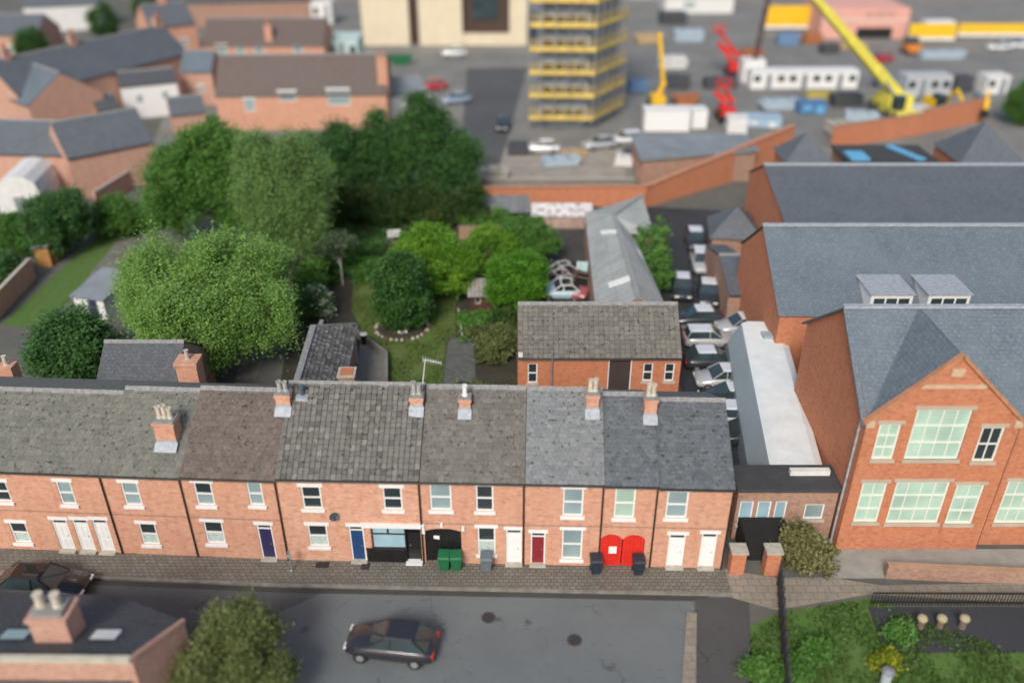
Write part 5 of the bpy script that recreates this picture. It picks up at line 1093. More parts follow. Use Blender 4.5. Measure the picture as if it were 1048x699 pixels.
for i in range(12):
    p, q_ = L_ * (i / 12), L_ * ((i + 1) / 12); s_ = 1 if i % 2 else -1
    v.bar(p + Vector((-.3 * s_, -.3, 0)), q_ + Vector((.3 * s_, -.3, 0)), .09); v.bar(p + Vector((-.3, .3 * s_, 0)), q_ + Vector((-.3, -.3 * s_, 0)), .09)
v.build('lattice', plain('mast_brown', (.06, .03, .03), .6), t)
container('long white site container right of the scaffold with a plain front', 682, 136, 5.6, 2.6, 2.6, WHITE, .0, trim=WHITE)
container('short white site box between the white container and the nearer cherry picker', 715, 133, 1.9, 2.4, 2.3, WHITE, .05, trim=WHITE)
container('white site box in front of the nearer cherry picker', 754, 138, 2.4, 2.3, 1.9, OFFW, -.05, trim=OFFW)
container('long white cabin train with a dark window strip across the site', 822, 92, 15.5, 2.6, 2.5, WHITE, .02)
container('white site cabin joined to the left of the cabin train, near the mast', 770, 86, 3.2, 2.8, 3.2, WHITE, .02, trim=OFFW)
container('grey cabin right of the crane with pale roof', 948, 100, 6.5, 3, 2.8, plain('cabin_grey', (.42, .44, .46), .6, .1), .05)
container('grey pale container at the right edge behind the yellow machines', 1018, 98, 3.4, 2.6, 2.6, OFFW, .1)
container('white lorry body parked before the yellow hoarding', 959, 41, 5.2, 2.4, 3.0, WHITE, .03, cat='lorry', name='lorry_body', trim=WHITE)
container('blue tarpaulined stack between the mast and the crane', 832, 118, 3.6, 2.2, 1.5, plain('tarp_blue', (.08, .18, .34), .7, .2), .1, cat='stack', name='covered_stack', trim=PAINTB)
container('pale blue covered pallet stack left of the crane base', 780, 132, 4.6, 2.6, 1.2, plain('tarp_pale', (.3, .42, .52), .7, .3, 2), -.1, cat='stack', name='covered_stack', trim=OFFW)
container('yellow topped flat stack in the middle of the site', 842, 104, 4.2, 1.6, 1.0, plain('stack_yellow', (.5, .4, .1), .7, .2), .05, cat='stack', name='covered_stack', trim=YEL)
for px, py, lb, rz in ((958, 116, 'yellow excavator nearer the crane behind the sloping brick wall', .3), (1000, 118, 'yellow excavator nearest the right edge behind the sloping brick wall', -.4)):
    q = G(px, py); t = thing('excavator', lb, 'excavator', (q.x, q.y, .02), rz, 'yellow excavators behind the brick wall')
    for s_ in (-1, 1): v = MB(); v.loft([[Vector((s_ * .9 - .25, y, z)) for y, z in ((-1.3, .1), (-1.6, .45), (-1.3, .8), (1.3, .8), (1.6, .45), (1.3, .1))], [Vector((s_ * .9 + .25, y, z)) for y, z in ((-1.3, .1), (-1.6, .45), (-1.3, .8), (1.3, .8), (1.6, .45), (1.3, .1))]]); v.build('track', RUB, t)
    v = MB(); v.box(-1.1, 1.1, -.6, 1.7, .9, 2.0); v.build('body', YEL, t, bevel=.1); v = MB(); v.box(-1.05, -.1, -1.4, .2, .9, 2.7); v.build('cab', CARGL, t, bevel=.08)
    v = MB(); v.bar((.3, -.5, 1.6), (.3, -2.4, 3.6), .35); v.bar((.3, -2.4, 3.6), (.3, -4.2, 1.8), .28); v.build('arm', YEL, t); v = MB(); v.box(-.1, .7, -4.6, -3.9, .9, 1.7); v.build('bucket', BLACKP, t, bevel=.1)
q = G(932, 56); t = thing('orange_dumper', 'small orange dumper truck standing below the yellow hoarding', 'dumper', (q.x, q.y, .02)); v = MB(); v.box(-1.2, 1.2, -1.2, 1.2, .5, 1.6); v.build('skip', plain('orange_paint', (.6, .2, .03), .5), t, bevel=.15); v = MB(); v.box(-1, 1, .2, 1.8, .6, 2.6); v.build('cab', CARGL, t, bevel=.1); wheelset(t, [(-1.1, -.9), (1.1, -.9), (-1.1, 1.2), (1.1, 1.2)])
q0, q1 = G(838, 40), G(926, 40); t = thing('pink_shop', 'pink fronted shop building with dark lettering and a dark entrance at the top edge', 'shop', (q0.x, q0.y, 0)); Wd = q1.x - q0.x
v = MB(); wall_open(v, 0, Wd, 0, 5.2, [(Wd * .42, Wd * .84, 0, 1.9)], .3); v.box(0, Wd, .35, 12, 0, 5.2); v.build('wall', plain('pink_render_bright', (.62, .33, .27), .8, .1, .5), t)
v = MB(); v.box(Wd * .42, Wd * .84, .3, .34, 0, 1.9); v.build('entrance', DARK, t); v = MB(); v.box(0, Wd, -.1, .0, 3.1, 3.4); v.build('fascia', plain('fascia_pale', (.62, .5, .42), .6), t)
v = MB()
for i in range(7):
    x = Wd * .5 + i * .75; v.box(x, x + .14, -.06, -.005, 3.75, 4.5); v.box(x + .14, x + .5, -.06, -.005, 4.38, 4.5)
    if i % 2: v.box(x + .14, x + .5, -.06, -.005, 3.75, 3.87)
    if i % 3 == 0: v.box(x + .14, x + .44, -.06, -.005, 4.05, 4.16)
v.build('lettering', plain('letter_grey', (.16, .12, .12), .6), t)
for x0, x1, py, h_, lb in ((928, 976, 44, 3.2, 'yellow hoarding next to the pink shop at the top right'), (979, 1075, 40, 2.6, 'longer yellow hoarding at the top right corner'), (782, 832, 32, 4.5, 'yellow and white site hoarding left of the pink shop behind the crane boom')):
    q0, q1 = G(x0, py), G(x1, py); t = thing('site_hoarding', lb, 'hoarding', (q0.x, q0.y, 0)); v = MB(); v.box(0, q1.x - q0.x, 0, .12, .4, h_); v.build('board', YEL, t); v = MB(); v.box(0, q1.x - q0.x, -.04, 0, .4, .9); v.build('white_band', WHITE, t)
    for i in range(5): v = MB(); x = .1 + (q1.x - q0.x - .2) * i / 4; v.box(x - .08, x + .08, .12, .26, 0, h_); v.build('post', WOOD, t)
sheet('site_apron', GP((420, 196), (640, 196), (640, 152), (540, 150), (440, 160)), .016, plain('tan_concrete', (.29, .26, .22), .9, .25, .4))
def stack(label, px, py, L, Wd, H, m, kind='material_stack', cat='stack', rz=0., strap=None):
    q = G(px, py); t = thing(kind, label, cat, (q.x, q.y, .02), rz); n = max(2, int(H / .28)); v = MB()
    for i in range(n):
        e = random.uniform(-.06, .06) * L; f = random.uniform(-.05, .05) * Wd; v.box(-L / 2 + e, L / 2 + e, f, Wd + f, .14 + (H - .14) * i / n, .14 + (H - .14) * (i + .9) / n)
    v.build('load', m, t)
    for x in (-L * .32, L * .32): v = MB(); v.box(x - .06, x + .06, -.05, Wd + .05, 0, .13); v.build('bearer', WOOD, t)
    for x in (-L * .2, L * .22): v = MB(); v.box(x - .05, x + .05, -.08 * Wd, Wd * 1.08, H + .002, H + .03); v.build('strap', strap or BLACKP, t)
    return t
def skip(label, px, py, m, rz=0.):
    q = G(px, py); t = thing('skip', label, 'skip', (q.x, q.y, .02), rz); v = MB(); lo = [Vector((x, y, .1)) for x, y in ((-1.1, -.8), (1.1, -.8), (1.1, .8), (-1.1, .8))]; hi = [Vector((x, y, 1.3)) for x, y in ((-1.9, -.9), (1.9, -.9), (1.9, .9), (-1.9, .9))]
    for i in range(4): j = (i + 1) % 4; v.poly([lo[i], lo[j], hi[j], hi[i]]); v.bar(hi[i], hi[j], .12)
    v.poly(lo[::-1]); v.build('shell', m, t); v = MB(); v.poly([p.lerp(r_, .75) for p, r_ in zip(lo, hi)]); v.build('rubble', SITEM, t)
RUSTM = plain('rust_orange', (.36, .13, .05), .8, .25, 2); BLU = plain('site_blue', (.12, .22, .36), .6, .15, 2); DKG = plain('dark_site_grey', (.06, .065, .075), .7, .2, 2); TAN = plain('new_timber', (.46, .33, .18), .8, .15, 3); PALEB = plain('pale_steel_blue', (.36, .44, .5), .6, .15, 2)
for a_ in (('pale steel stack by the scaffold foot on the tan apron', 575, 172, 4, 2, .9, PALEB, .2), ('dark stack on the tan apron in front of the white car', 530, 160, 2.2, 1.6, 1.3, DKG, 0), ('new timber stack between scaffold foot and silver car', 590, 163, 2.8, 1.4, .8, TAN, .4),
    ('grey block stack on the tan apron above the iron shelter', 505, 185, 3, 1.5, 1.1, STONE, .1), ('white wrapped stack right of the grey block stack', 640, 172, 2.4, 1.6, 1.2, OFFW, -.2), ('dark stack beside the flat roofed store', 650, 168, 2.2, 1.6, 1.4, DKG, .1), ('blue stack left of the yellow telescopic machine', 655, 96, 2.6, 2, 1.6, BLU, .3),
    ('dark stack right of the yellow telescopic machine', 692, 92, 3.4, 2.2, 1.8, DKG, -.2), ('pale stack behind the yellow telescopic machine', 690, 72, 4, 2.4, 1.8, OFFW, .1), ('rust orange stack right behind the farther cherry picker', 770, 62, 3.4, 2, 1.6, RUSTM, .2), ('dark stack in front of the farther cherry picker', 738, 92, 4.6, 2, 1.5, DKG, 0),
    ('long pale stack left of the blue tarpaulined stack', 800, 114, 5, 2, 1.3, PALEB, .1), ('dark steel stack between cabin train and crane', 868, 110, 4, 2, 1.6, DKG, .1), ('pale steel stack at the foot of the crane', 880, 128, 4, 2, 1.4, PALEB, -.2), ('white wrapped stack right of the crane wheels', 940, 122, 3, 1.8, 1.5, OFFW, .3),
    ('stone coloured stack left behind the sloping brick wall', 862, 140, 3, 2, 1.6, STONE, .2), ('long timber stack below the pink shop', 868, 52, 7, 2, 1.1, TAN, .05), ('dark stack at the shop entrance', 850, 56, 3, 2, 1.5, DKG, .1), ('blue stack between mast and yellow hoarding', 806, 48, 3.4, 2.2, 2, BLU, -.1), ('rust orange stack in front of the pink shop', 832, 46, 3, 1.8, 1.8, RUSTM, 0),
    ('grey stack at the right edge of the site road', 965, 62, 7, 2, 1.3, PALEB, .05), ('dark stack beside the grey cabin', 985, 96, 2.6, 2.2, 2.2, DKG, .1), ('timber stack behind the scaffold top corner', 664, 46, 4, 2.4, 1.6, TAN, .2), ('pale steel stack far right of the scaffold', 705, 44, 5, 2.4, 2, PALEB, 0), ('dark stack far behind the yellow arm', 690, 26, 5, 3, 2.2, DKG, .1)):
    stack(a_[0], *a_[1:7], rz=a_[7])
for a_ in (('rust red skip on the site behind the white container', 700, 108, RUSTM, .2), ('blue skip left of the grey cabin', 905, 90, BLU, .1), ('dark green skip on the yard before the cream building', 410, 66, BIN_G, .1)): skip(*a_)
gable('site_shed', 'small orange brick shed beside the red car by the dark tree top', 'shed', T(372, 96), T(396, 96), 6, 3.4, 5, BR_TERR, SL_BRN)
gable('site_shed', 'low pale workshop left of the site road behind the dark trees', 'shed', T(400, 122), T(440, 116), 6, 3, 4.4, OFFW, GREYR)
for a_ in ((20, 36, 3.4, 'white box van standing among the roofs at the top left corner', WHITE), (95, 18, 3, 'pale blue box van at the top edge over the left houses', PALEB)):
    container(a_[3], a_[0], a_[1], a_[2] + 1.5, 2.4, 2.6, a_[4], .1, cat='van', name='box_van', trim=CARGL)
gable('white_house', 'bright white rendered wing with dark slate roof standing before the diagonal slate terrace', 'house', T(130, 123), T(187, 117), 4.5, 4.3, 5.6, WHITE, SL_DARK, wins=[(140, 98, 147, 106), (166, 94, 173, 102)])
gable('brick_house', 'low orange outhouse left of the bright white rendered wing', 'outhouse', T(104, 136), T(128, 132), 4, 2.6, 4, BR_PEACH, SL_DARK)
gable('brick_house', 'tiny slate roofed outhouse left of the nearer brown terrace', 'outhouse', T(178, 138), T(214, 134), 4, 2.4, 4, BR_PEACH, SL_GREY)
gable('brick_house', 'orange brick house with slate roof between the slate terrace and brown roofs', 'house', T(160, 62), T(206, 56), 8, 5, 8, BR_TERR, SL_GREY, wins=[(185, 40, 193, 48)], chims=[(.5, .5, 9.4, 1.2)])
A, B = G(100, 215), G(185, 160); t = thing('garden_wall', 'brick garden wall between the round tree and the peach wing', 'wall', (0, 0, 0)); v = MB(); v.bar((A.x, A.y, .9), (B.x, B.y, .9), .25, 1.8); v.build('brickwork', BR_TERR, t); v = MB(); v.bar((A.x, A.y, 1.84), (B.x, B.y, 1.84), .34, .08); v.build('coping', STONE, t)
q = G(720, 14); gable('red_roof_house', 'low house with red tiled roof at the top edge behind the cherry pickers', 'house', (q.x - 8, q.y), (q.x + 6, q.y), 8, 3.4, 6, OFFW, plain('red_tile_far', (.3, .08, .06), .8, .2, 1), wins=[(700, 2, 712, 9)])
for px, py, L, h_, m_, lb in ((870, -6, 60, 7, BR_PEACH, 'long far brick warehouse beyond the top edge of the pink shop'), (250, -2, 55, 6, BR_DULL, 'far brick terrace beyond the roofs at the top left'), (640, 0, 22, 6, plain('far_shed_grey', (.3, .32, .33), .7, .15, .3), 'grey far shed behind the scaffold at the top edge')):
    q = G(px, py); gable('far_building', lb, 'building', (q.x - L / 2, q.y), (q.x + L / 2, q.y), 14, h_, h_ + 3, m_, SL_GREY)
# flat roofs between site and plot
q0 = G(655, 196); t = thing('flat_roofed_store', 'low store with wide blue grey flat roof between site and brick wall', 'store', (q0.x, q0.y, 0)); v = MB(); v.poly([(0, .3, 0), (12.5, 3.5, 0), (12.5, 3.5, 3.2), (0, .3, 3.2)]); v.box(0, 12.5, 3.6, 8.2, 0, 3.1); v.build('wall', BR_DULL, t); v = MB(); v.prism([(-.2, 0), (12.7, 3.2), (12.7, 8.6), (-.2, 8.6)], 3.2, 3.4); v.build('roof', GREYR, t)
t = thing('rubble_yard_wall', 'low grey block wall edging the site above the iron shelter', 'wall', (*T(490, 196), 0)); v = MB(); v.box(0, 16, 0, .25, 0, 1.3); v.build('blockwork', CONC, t); v = MB(); v.box(-.05, 16.05, -.05, .3, 1.3, 1.38); v.build('coping', STONE, t)

# ------------------------------------------------------------------ right side: car park edge, membrane roof, school
t = thing('slate_outbuilding', 'small outbuilding with pyramid slate roof at the top of the car park', 'outbuilding', (*T(750, 272), 0), -.15)
v = MB(); v.box(-2, 2, 0, 4.2, 0, 2.6); v.build('wall', BR_DULL, t); v = MB(); ap = (0, 2.1, 4.6); cs = [(-2.3, -.3, 2.55), (2.3, -.3, 2.55), (2.3, 4.5, 2.55), (-2.3, 4.5, 2.55)]
for i in range(4): v.poly([cs[i], cs[(i + 1) % 4], ap])
v.build('roof', SL_GREY, t)
gable('long_shed', 'narrow grey roofed shed between the car park and the school side wall', 'shed', T(742, 330), T(765, 330), 9, 2.4, 3.6, BR_DULL, SL_GREY)
zb = 3.3; F0, B0 = G(788, 476, zb), G(759, 330, zb); t = thing('membrane_hall', 'long pale building with faceted white membrane roof beside the car park', 'building', (F0.x, F0.y, 0), 0)
ax = (B0 - F0); ax.z = 0; Ln = ax.length; ax.normalize(); rt = Vector((ax.y, -ax.x, 0))
prof = [(-.75, 0), (-.75, 1.7), (0, 3.25), (.4, 3.42), (2.3, 3.5), (2.75, 3.3), (2.95, 1.8), (2.95, 0)]
v = MB(); secs = [[rt * x + ax * y + Vector((0, 0, z)) for x, z in prof] for y in np.linspace(0, Ln, 9)]
for a_, b_ in zip(secs, secs[1:]):
    for i in range(len(prof) - 1): v.poly([a_[i + 1], b_[i + 1], b_[i], a_[i]][::-1], 1 if i < 2 else 0)
v.poly(secs[0], 0); v.poly(secs[-1][::-1], 0)
v.build('roof', [MEMB, MEMG], t)
for y in (1.5, Ln - 2.0): v = MB(); p = rt * 1.6 + ax * y + Vector((0, 0, 3.4)); v.box(p.x - .5, p.x + .5, p.y - .4, p.y + .4, p.z - .1, p.z + .25); v.build('vent', MEMG, t) if y > 3 else None
# low brick building at its foot
p0, p1 = G(748, 551), G(846, 549); p1.y = p0.y; w_ = p1.x - p0.x
wb = [dims(p0, p1, r) for r in ((756, 513, 770, 536), (774, 513, 788, 536), (792, 513, 804, 536), (823, 516, 843, 531))]; gt = dims(p0, p1, (748, 540, 796, 553))
t = thing('low_brick_building', 'low flat roofed brick building with three pale blue windows left of the school', 'building', (p0.x, p0.y, 0)); v = MB()
wall_open(v, 0, w_, 0, 3.3, wb); v.poly([(0, 1.7, 0), (0, 0, 0), (0, 0, 3.3), (0, 1.7, 3.3)]); v.poly([(w_, 0, 0), (w_, 1.7, 0), (w_, 1.7, 3.3), (w_, 0, 3.3)]); v.poly([(w_, 1.7, 0), (0, 1.7, 0), (0, 1.7, 3.3), (w_, 1.7, 3.3)]); v.build('wall', BR_DULL, t)
for i, q in enumerate(wb): window(t, *q, rows=1, pane=GLASSB if i < 3 else GLASSP, lmat=STONE, lintel=False)
v = MB(); v.box(-.15, w_ + .1, -.2, 1.8, 3.3, 3.5); v.build('roof', FELT, t); v = MB(); v.box(w_ * .55, w_ * .95, .9, 1.2, 3.5, 3.8); v.build('parapet', OFFW, t)
v = MB(); v.box(.2, w_ * .5, -1.6, -.02, .02, 1.5); v.build('shaded_opening', DARK, t)  # solid dark block painted in for the shade of an opening
for px, lb in ((752, 'orange brick gate pier at the right end of the terrace'), (787, 'orange brick gate pier beside the dark hedge line')):
    q = G(px, 585); t = thing('gate_pier', lb, 'gate pier', (q.x, q.y, 0), 0, 'brick gate piers'); v = MB(); v.box(-.35, .35, -.3, .3, 0, 1.5); v.build('pier', BR_SCH, t); v = MB(); v.box(-.42, .42, -.37, .37, 1.5, 1.62); v.build('cap', STONE, t)
bush('olive_bush', 'olive yellow shrub in front of the low flat roofed building', 'bush', T(824, 580), [(0, 0, .9, 1.3, .8, .9), (-.3, .5, 1.2, 1, .7, .8)], leaf('leaf_straw', greens((.11, .11, .04), (.17, .165, .065), (.25, .24, .11))), .16, 70, 55, .22)
# school
GF = 33.2; gx0, gx1 = 16.8, 24.1; gc = 20.35; EZ, RZ = 8.2, 11.7; SD = 9.6
def srect(r): return dims((0, GF, 0), (1, GF, 0), r)
sw = [srect(r) for r in ((896, 434, 918, 470), (932, 419, 988, 470), (1000, 437, 1023, 472), (878, 494, 903, 534), (912, 493, 966, 535), (973, 496, 1001, 536), (1028, 497, 1062, 540))]
t = thing('school', 'tall red brick school with steep gable, big pale green windows and blue slate roofs', 'school', (0, 0, 0))
sw = [(max(q[0], gx0 + .4) if i in (0, 3) else q[0], q[1], q[2], q[3]) for i, q in enumerate(sw)]
XR = 34.
v = MB(); wall_open(v, gx0, gx1, 0, EZ, sw[:6], .14, y=GF)
ca, cb = sw[1][0] - .25, sw[1][1] + .25; zl = lambda x: RZ - abs(x - gc) * (RZ - EZ) / (gc - gx0)
wall_open(v, ca, cb, EZ, 9.1, sw[1:2], .14, y=GF)
v.poly([(gx0, GF, EZ), (ca, GF, EZ), (ca, GF, zl(ca))]); v.poly([(cb, GF, EZ), (gx1, GF, EZ), (cb, GF, zl(cb))]); v.poly([(ca, GF, 9.1), (cb, GF, 9.1), (cb, GF, zl(cb)), (gc, GF, RZ), (ca, GF, zl(ca))])
wall_open(v, gx1 + .003, XR, 0, EZ - .3, sw[6:], .14, y=GF + .35)
v.poly([(gx0, GF + SD, 0), (gx0, GF, 0), (gx0, GF, EZ), (gx0, GF + SD / 2, RZ - .1), (gx0, GF + SD, EZ)]); v.poly([(gx1, GF, 0), (gx1, GF + .35, 0), (gx1, GF + .35, EZ), (gx1, GF, EZ)]); v.poly([(XR, GF + SD, 0), (gx0, GF + SD, 0), (gx0, GF + SD, EZ), (XR, GF + SD, EZ)])
v.poly([(XR, GF + .35, 0), (XR, GF + SD, 0), (XR, GF + SD, EZ), (XR, GF + SD / 2, RZ - .1), (XR, GF + .35, EZ)])
v.poly([(gx0 + .05, GF + .6, .1), (XR - .05, GF + .6, .1), (XR - .05, GF + .6, EZ - .4), (gx0 + .05, GF + .6, EZ - .4)], 1)
v.build('wall', [BR_SCH, DARK], t)
v = MB(); ym = GF + SD / 2; ov = .25
slab_ = lambda pts: (v.poly(pts), v.poly([Vector(p) - Vector((0, 0, .1)) for p in pts[::-1]]), [v.poly([Vector(pts[(i + 1) % len(pts)]), Vector(pts[i]), Vector(pts[i]) - Vector((0, 0, .1)), Vector(pts[(i + 1) % len(pts)]) - Vector((0, 0, .1))]) for i in range(len(pts))])
yv = GF + .0
slab_([(gx0 - ov, GF - .05, EZ - .2), (gx0 + .02, GF - .05, EZ + .0), (gc, ym, RZ), (gx0 - ov, ym, RZ)])
slab_([(gx1 - .02, GF + .1, EZ + .03), (XR + ov, GF + .1, EZ + .03), (XR + ov, ym, RZ), (gc, ym, RZ)])
slab_([(XR + ov, GF + SD + ov, EZ - .2), (gx0 - ov, GF + SD + ov, EZ - .2), (gx0 - ov, ym, RZ), (XR + ov, ym, RZ)])
slab_([(gc, GF + .12, RZ + .02), (gc, ym, RZ + .02), (gx0 + .02, GF + .12, EZ + .02)]); slab_([(gc, ym, RZ + .02), (gc, GF + .12, RZ + .02), (gx1 - .02, GF + .12, EZ + .02)])
v.bar((gx0 - ov, ym, RZ + .05), (XR + ov, ym, RZ + .05), .3, .12, 1)
v.build('roof', [SL_BLUE, LEAD], t)
v = MB()   # gable coping, apex stone and stone band
for a_, b_ in (((gx0 - .15, GF + .02, EZ - .1), (gc, GF + .02, RZ + .12)), ((gx1 + .15, GF + .02, EZ - .1), (gc, GF + .02, RZ + .12))): v.bar(a_, b_, .3, .16)
v.build('coping', plain('coping_brick_orange', (.42, .19, .1), .9, .2, 2), t)
v = MB(); v.box(gc - 1.5, gc + 1.5, GF - .07, GF - .002, 10.05, 10.25); v.box(gc - .3, gc + .3, GF - .06, GF - .003, 10.7, 11.1); v.box(gx0 - .05, gx0 + .35, GF - .1, GF + .3, EZ - .35, EZ + .05); v.box(gx1 - .35, gx1 + .05, GF - .1, GF + .3, EZ - .35, EZ + .05); v.build('stone_band', plain('sandstone', (.5, .36, .24), .9, .15, 3), t)
SCHG = glass('school_glass', (.4, .56, .46), .2); SCF = plain('school_frame', (.66, .68, .6), .6, .06, 2)
for i, q in enumerate(sw):
    window(t, *q, y=GF + (.35 if i == 6 else 0), cols=[2, 4, 2, 2, 4, 2, 3][i], rows=[3, 3, 2, 3, 3, 3, 3][i], pane=GLASS if i == 2 else SCHG, frame=SCF, lmat=plain('sill_stone', (.42, .36, .28), .9) if i == 0 else bpy.data.materials['sill_stone'], fw=.1, lintel=True)
v = MB(); v.tube((gx1 + .1, GF + .2, 0), (gx1 + .1, GF + .2, EZ - .2), .07, n=6); v.build('downpipe', BLACKP, t)
v = MB(); v.tube((gx0 - .08, GF + .5, 0), (gx0 - .08, GF + .5, EZ - .3), .06, n=6); v.build('downpipe', LEAD, t)
# side block of the school, then the two long halls behind
t = thing('school_hall', 'long blue slate roofed school hall with two white dormers behind the gabled front', 'hall', (0, 0, 0))
def hallroof(t, px0, y_eave_px, ze, y_ridge_px, zr, x1, mroof, mwall, back=5., hipend=False):
    A = G(px0, y_eave_px, ze); B = G(px0, y_ridge_px, zr); v = MB()
    v.poly([(A.x, A.y, ze), (x1, A.y, ze), (x1, B.y, zr), (A.x, B.y, zr)]); v.poly([(x1, B.y + back, ze), (A.x, B.y + back, ze), (A.x, B.y, zr), (x1, B.y, zr)]); v.bar((A.x, B.y, zr + .06), (x1, B.y, zr + .06), .35, .14, 1); v.build('roof', [mroof, LEAD], t)
    v = MB(); xa = A.x + .15; v.poly([(xa, B.y + back - .2, 0), (xa, A.y + .2, 0), (xa, A.y + .2, ze), (xa, B.y, zr - .1), (xa, B.y + back - .2, ze)]); v.poly([(xa, A.y + .2, 0), (x1, A.y + .2, 0), (x1, A.y + .2, ze + .1), (xa, A.y + .2, ze + .1)]); v.poly([(x1, A.y + .2, 0), (x1, B.y + back - .2, 0), (x1, B.y + back - .2, ze), (x1, B.y, zr - .1), (x1, A.y + .2, ze)]); v.build('wall', mwall, t)
    return A, B
A, B = hallroof(t, 797, 324, 5.6, 231, 9.2, 46, SL_BLUE, BR_SCH)
sl = (B.z - A.z) / (B.y - A.y)
for px in (908, 966):
    y = A.y
    while True:      # foot of the dormer on the slope
        y += .02; z = A.z + sl * (y - A.y)
        if WY(px, 325, y).z <= z: break
    q = WY(px, 325, y); w_ = 1.32; zt = WY(px, 302, y).z; v = MB(); dp = (zt - z) / sl + .15
    v.box(q.x - w_, q.x + w_, y, y + dp, z - .3, zt); d_ = v.build('dormer', WHITE, t); v = MB(); v.box(q.x - w_ - .1, q.x + w_ + .1, y - .08, y + dp, zt, zt + .08); v.build('dormer_roof', LEAD, d_)
    for i in range(3): v = MB(); x = q.x - w_ + .22 + i * (2 * w_ - .3) / 3; v.box(x, x + (2 * w_) / 3 - .22, y - .02, y - .002, z + .15, zt - .25); v.build('dormer_window', CARGL, d_)
t = thing('school_hall', 'farther long grey slate school hall behind the hall with dormers', 'hall', (0, 0, 0)); hallroof(t, 806, 236, 6.2, 169, 8.4, 50, SL_GREY, BR_SCH, 4.5)
for px, py, w_, lb in ((829, 168, 4.5, 'pyramid slate roof behind the left end of the school halls'), (1016, 168, 6.0, 'bigger pyramid slate roof at the right edge behind the school halls')):
    q = G(px, py, 6); t = thing('pyramid_roofed_block', lb, 'building', (q.x, q.y + w_ * .5, 0)); v = MB(); v.box(-w_ / 2 + .2, w_ / 2 - .2, -w_ / 2 + .2, w_ / 2 - .2, 0, 6); v.build('wall', BR_SCH, t); v = MB(); cs = [(-w_ / 2, -w_ / 2, 6), (w_ / 2, -w_ / 2, 6), (w_ / 2, w_ / 2, 6), (-w_ / 2, w_ / 2, 6)]
    for i in range(4): v.poly([cs[i], cs[(i + 1) % 4], (0, 0, 6 + w_ * .5)])
    v.build('roof', SL_GREY, t)
q = G(915, 165, 5); t = thing('felt_roofed_block', 'dark flat roofed block carrying two pale blue roof panels', 'building', (q.x, q.y, 0)); v = MB(); v.box(-4.2, 4.2, 0, 5, 0, 4.7); v.build('wall', BR_DULL, t); v = MB(); v.box(-4.4, 4.4, -.2, 5.2, 4.7, 4.95); v.build('roof', FELT, t)
v = MB(); v.box(-4.0, -2.2, .2, 2.6, 4.95, 5.15); v.build('roof_panel', PAINTB, t); v = MB(); v.bar((2.9, .3, 5.02), (1.2, 4.6, 5.02), .8, .14); v.build('roof_panel', PAINTB, t)
A, B, C_ = G(850, 152), G(940, 138), G(1004, 124); t = thing('site_wall', 'brown brick wall rising to the right between the school roofs and the crane', 'wall', (0, 0, 0)); v = MB(); v.bar((A.x, A.y, 1.3), (B.x, B.y, 1.3), .35, 2.6); v.bar((B.x, B.y, 1.5), (C_.x, C_.y, 1.5), .35, 3.0); v.build('brickwork', BR_SCH, t); v = MB(); v.bar((A.x, A.y, 2.65), (B.x, B.y, 2.65), .5, .1); v.bar((B.x, B.y, 3.05), (C_.x, C_.y, 3.05), .5, .1); v.build('coping', plain('coping_site', (.33, .2, .13), .9), t)

# ------------------------------------------------------------------ foreground
t = thing('foreground_house', 'dark roofed brick building across the street at the lower left with one fat chimney', 'building', (0, 0, 0))
zf = 5.2; RQ = [G(-60, 672, zf), G(134, 674, zf), G(188, 635, zf - .9), G(120, 609, zf - 1.5), G(-60, 604, zf - 1.5)]
v = MB(); v.poly(RQ); v.poly([p - Vector((0, 0, .1)) for p in RQ[::-1]]); v.build('roof', slates('dark_roof_foreground', (.04, .045, .05), (.06, .066, .072), tint=(.055, .06, .064)), t)
v = MB(); inn = [Vector((p.x, p.y, 0)) for p in RQ]
for i in range(5):
    a_, b_ = RQ[i], RQ[(i + 1) % 5]; o_ = Vector((0, 0, .12)); v.poly([(a_.x, a_.y, 0), (b_.x, b_.y, 0), b_ - o_, a_ - o_])
v.build('wall', BR_PEACH, t)
v = MB(); v.bar(RQ[0] + Vector((0, -.05, .02)), RQ[1] + Vector((0, -.05, .02)), .22, .22); v.bar(RQ[1] + Vector((0, 0, .02)), RQ[2] + Vector((0, 0, .02)), .16, .16, 1); v.build('coping', [plain('cream_stone', (.45, .42, .33), .8, .2, 2), BR_PEACH], t)
v = MB(); q = G(-60, 676, 3.6); v.box(RQ[0].x, RQ[1].x - .3, RQ[1].y - 2.6, RQ[1].y - .05, 0, 4.0); v.build('front_bay', plain('dark_bay_roof', (.09, .1, .095), .85, .25, 1), t)
q = G(55, 657, 4.9); v = MB(); v.box(q.x - .72, q.x + .72, q.y, q.y + 1.1, 3.5, 6.0); v.box(q.x - .8, q.x + .8, q.y - .08, q.y + 1.18, 6.0, 6.15); v.box(q.x - .6, q.x + .6, q.y + .1, q.y + 1.0, 6.15, 6.35, 1); ck = v.build('chimney', [BR_PEACH, MORTAR], t)
for dx in (-.35, .3): v = MB(); v.lathe((q.x + dx, q.y + .55, 6.35), [(.2, 0), (.17, .1), (.16, .5), (.2, .55), (.2, .62), (.1, .62)], 10); v.build('chimney_pot', POT, ck)
def roofz(x, y):   # height of the roof plane
    a_, b_, c_ = RQ[0], RQ[1], RQ[4]; n_ = (b_ - a_).cross(c_ - a_); return a_.z - (n_.x * (x - a_.x) + n_.y * (y - a_.y)) / n_.z
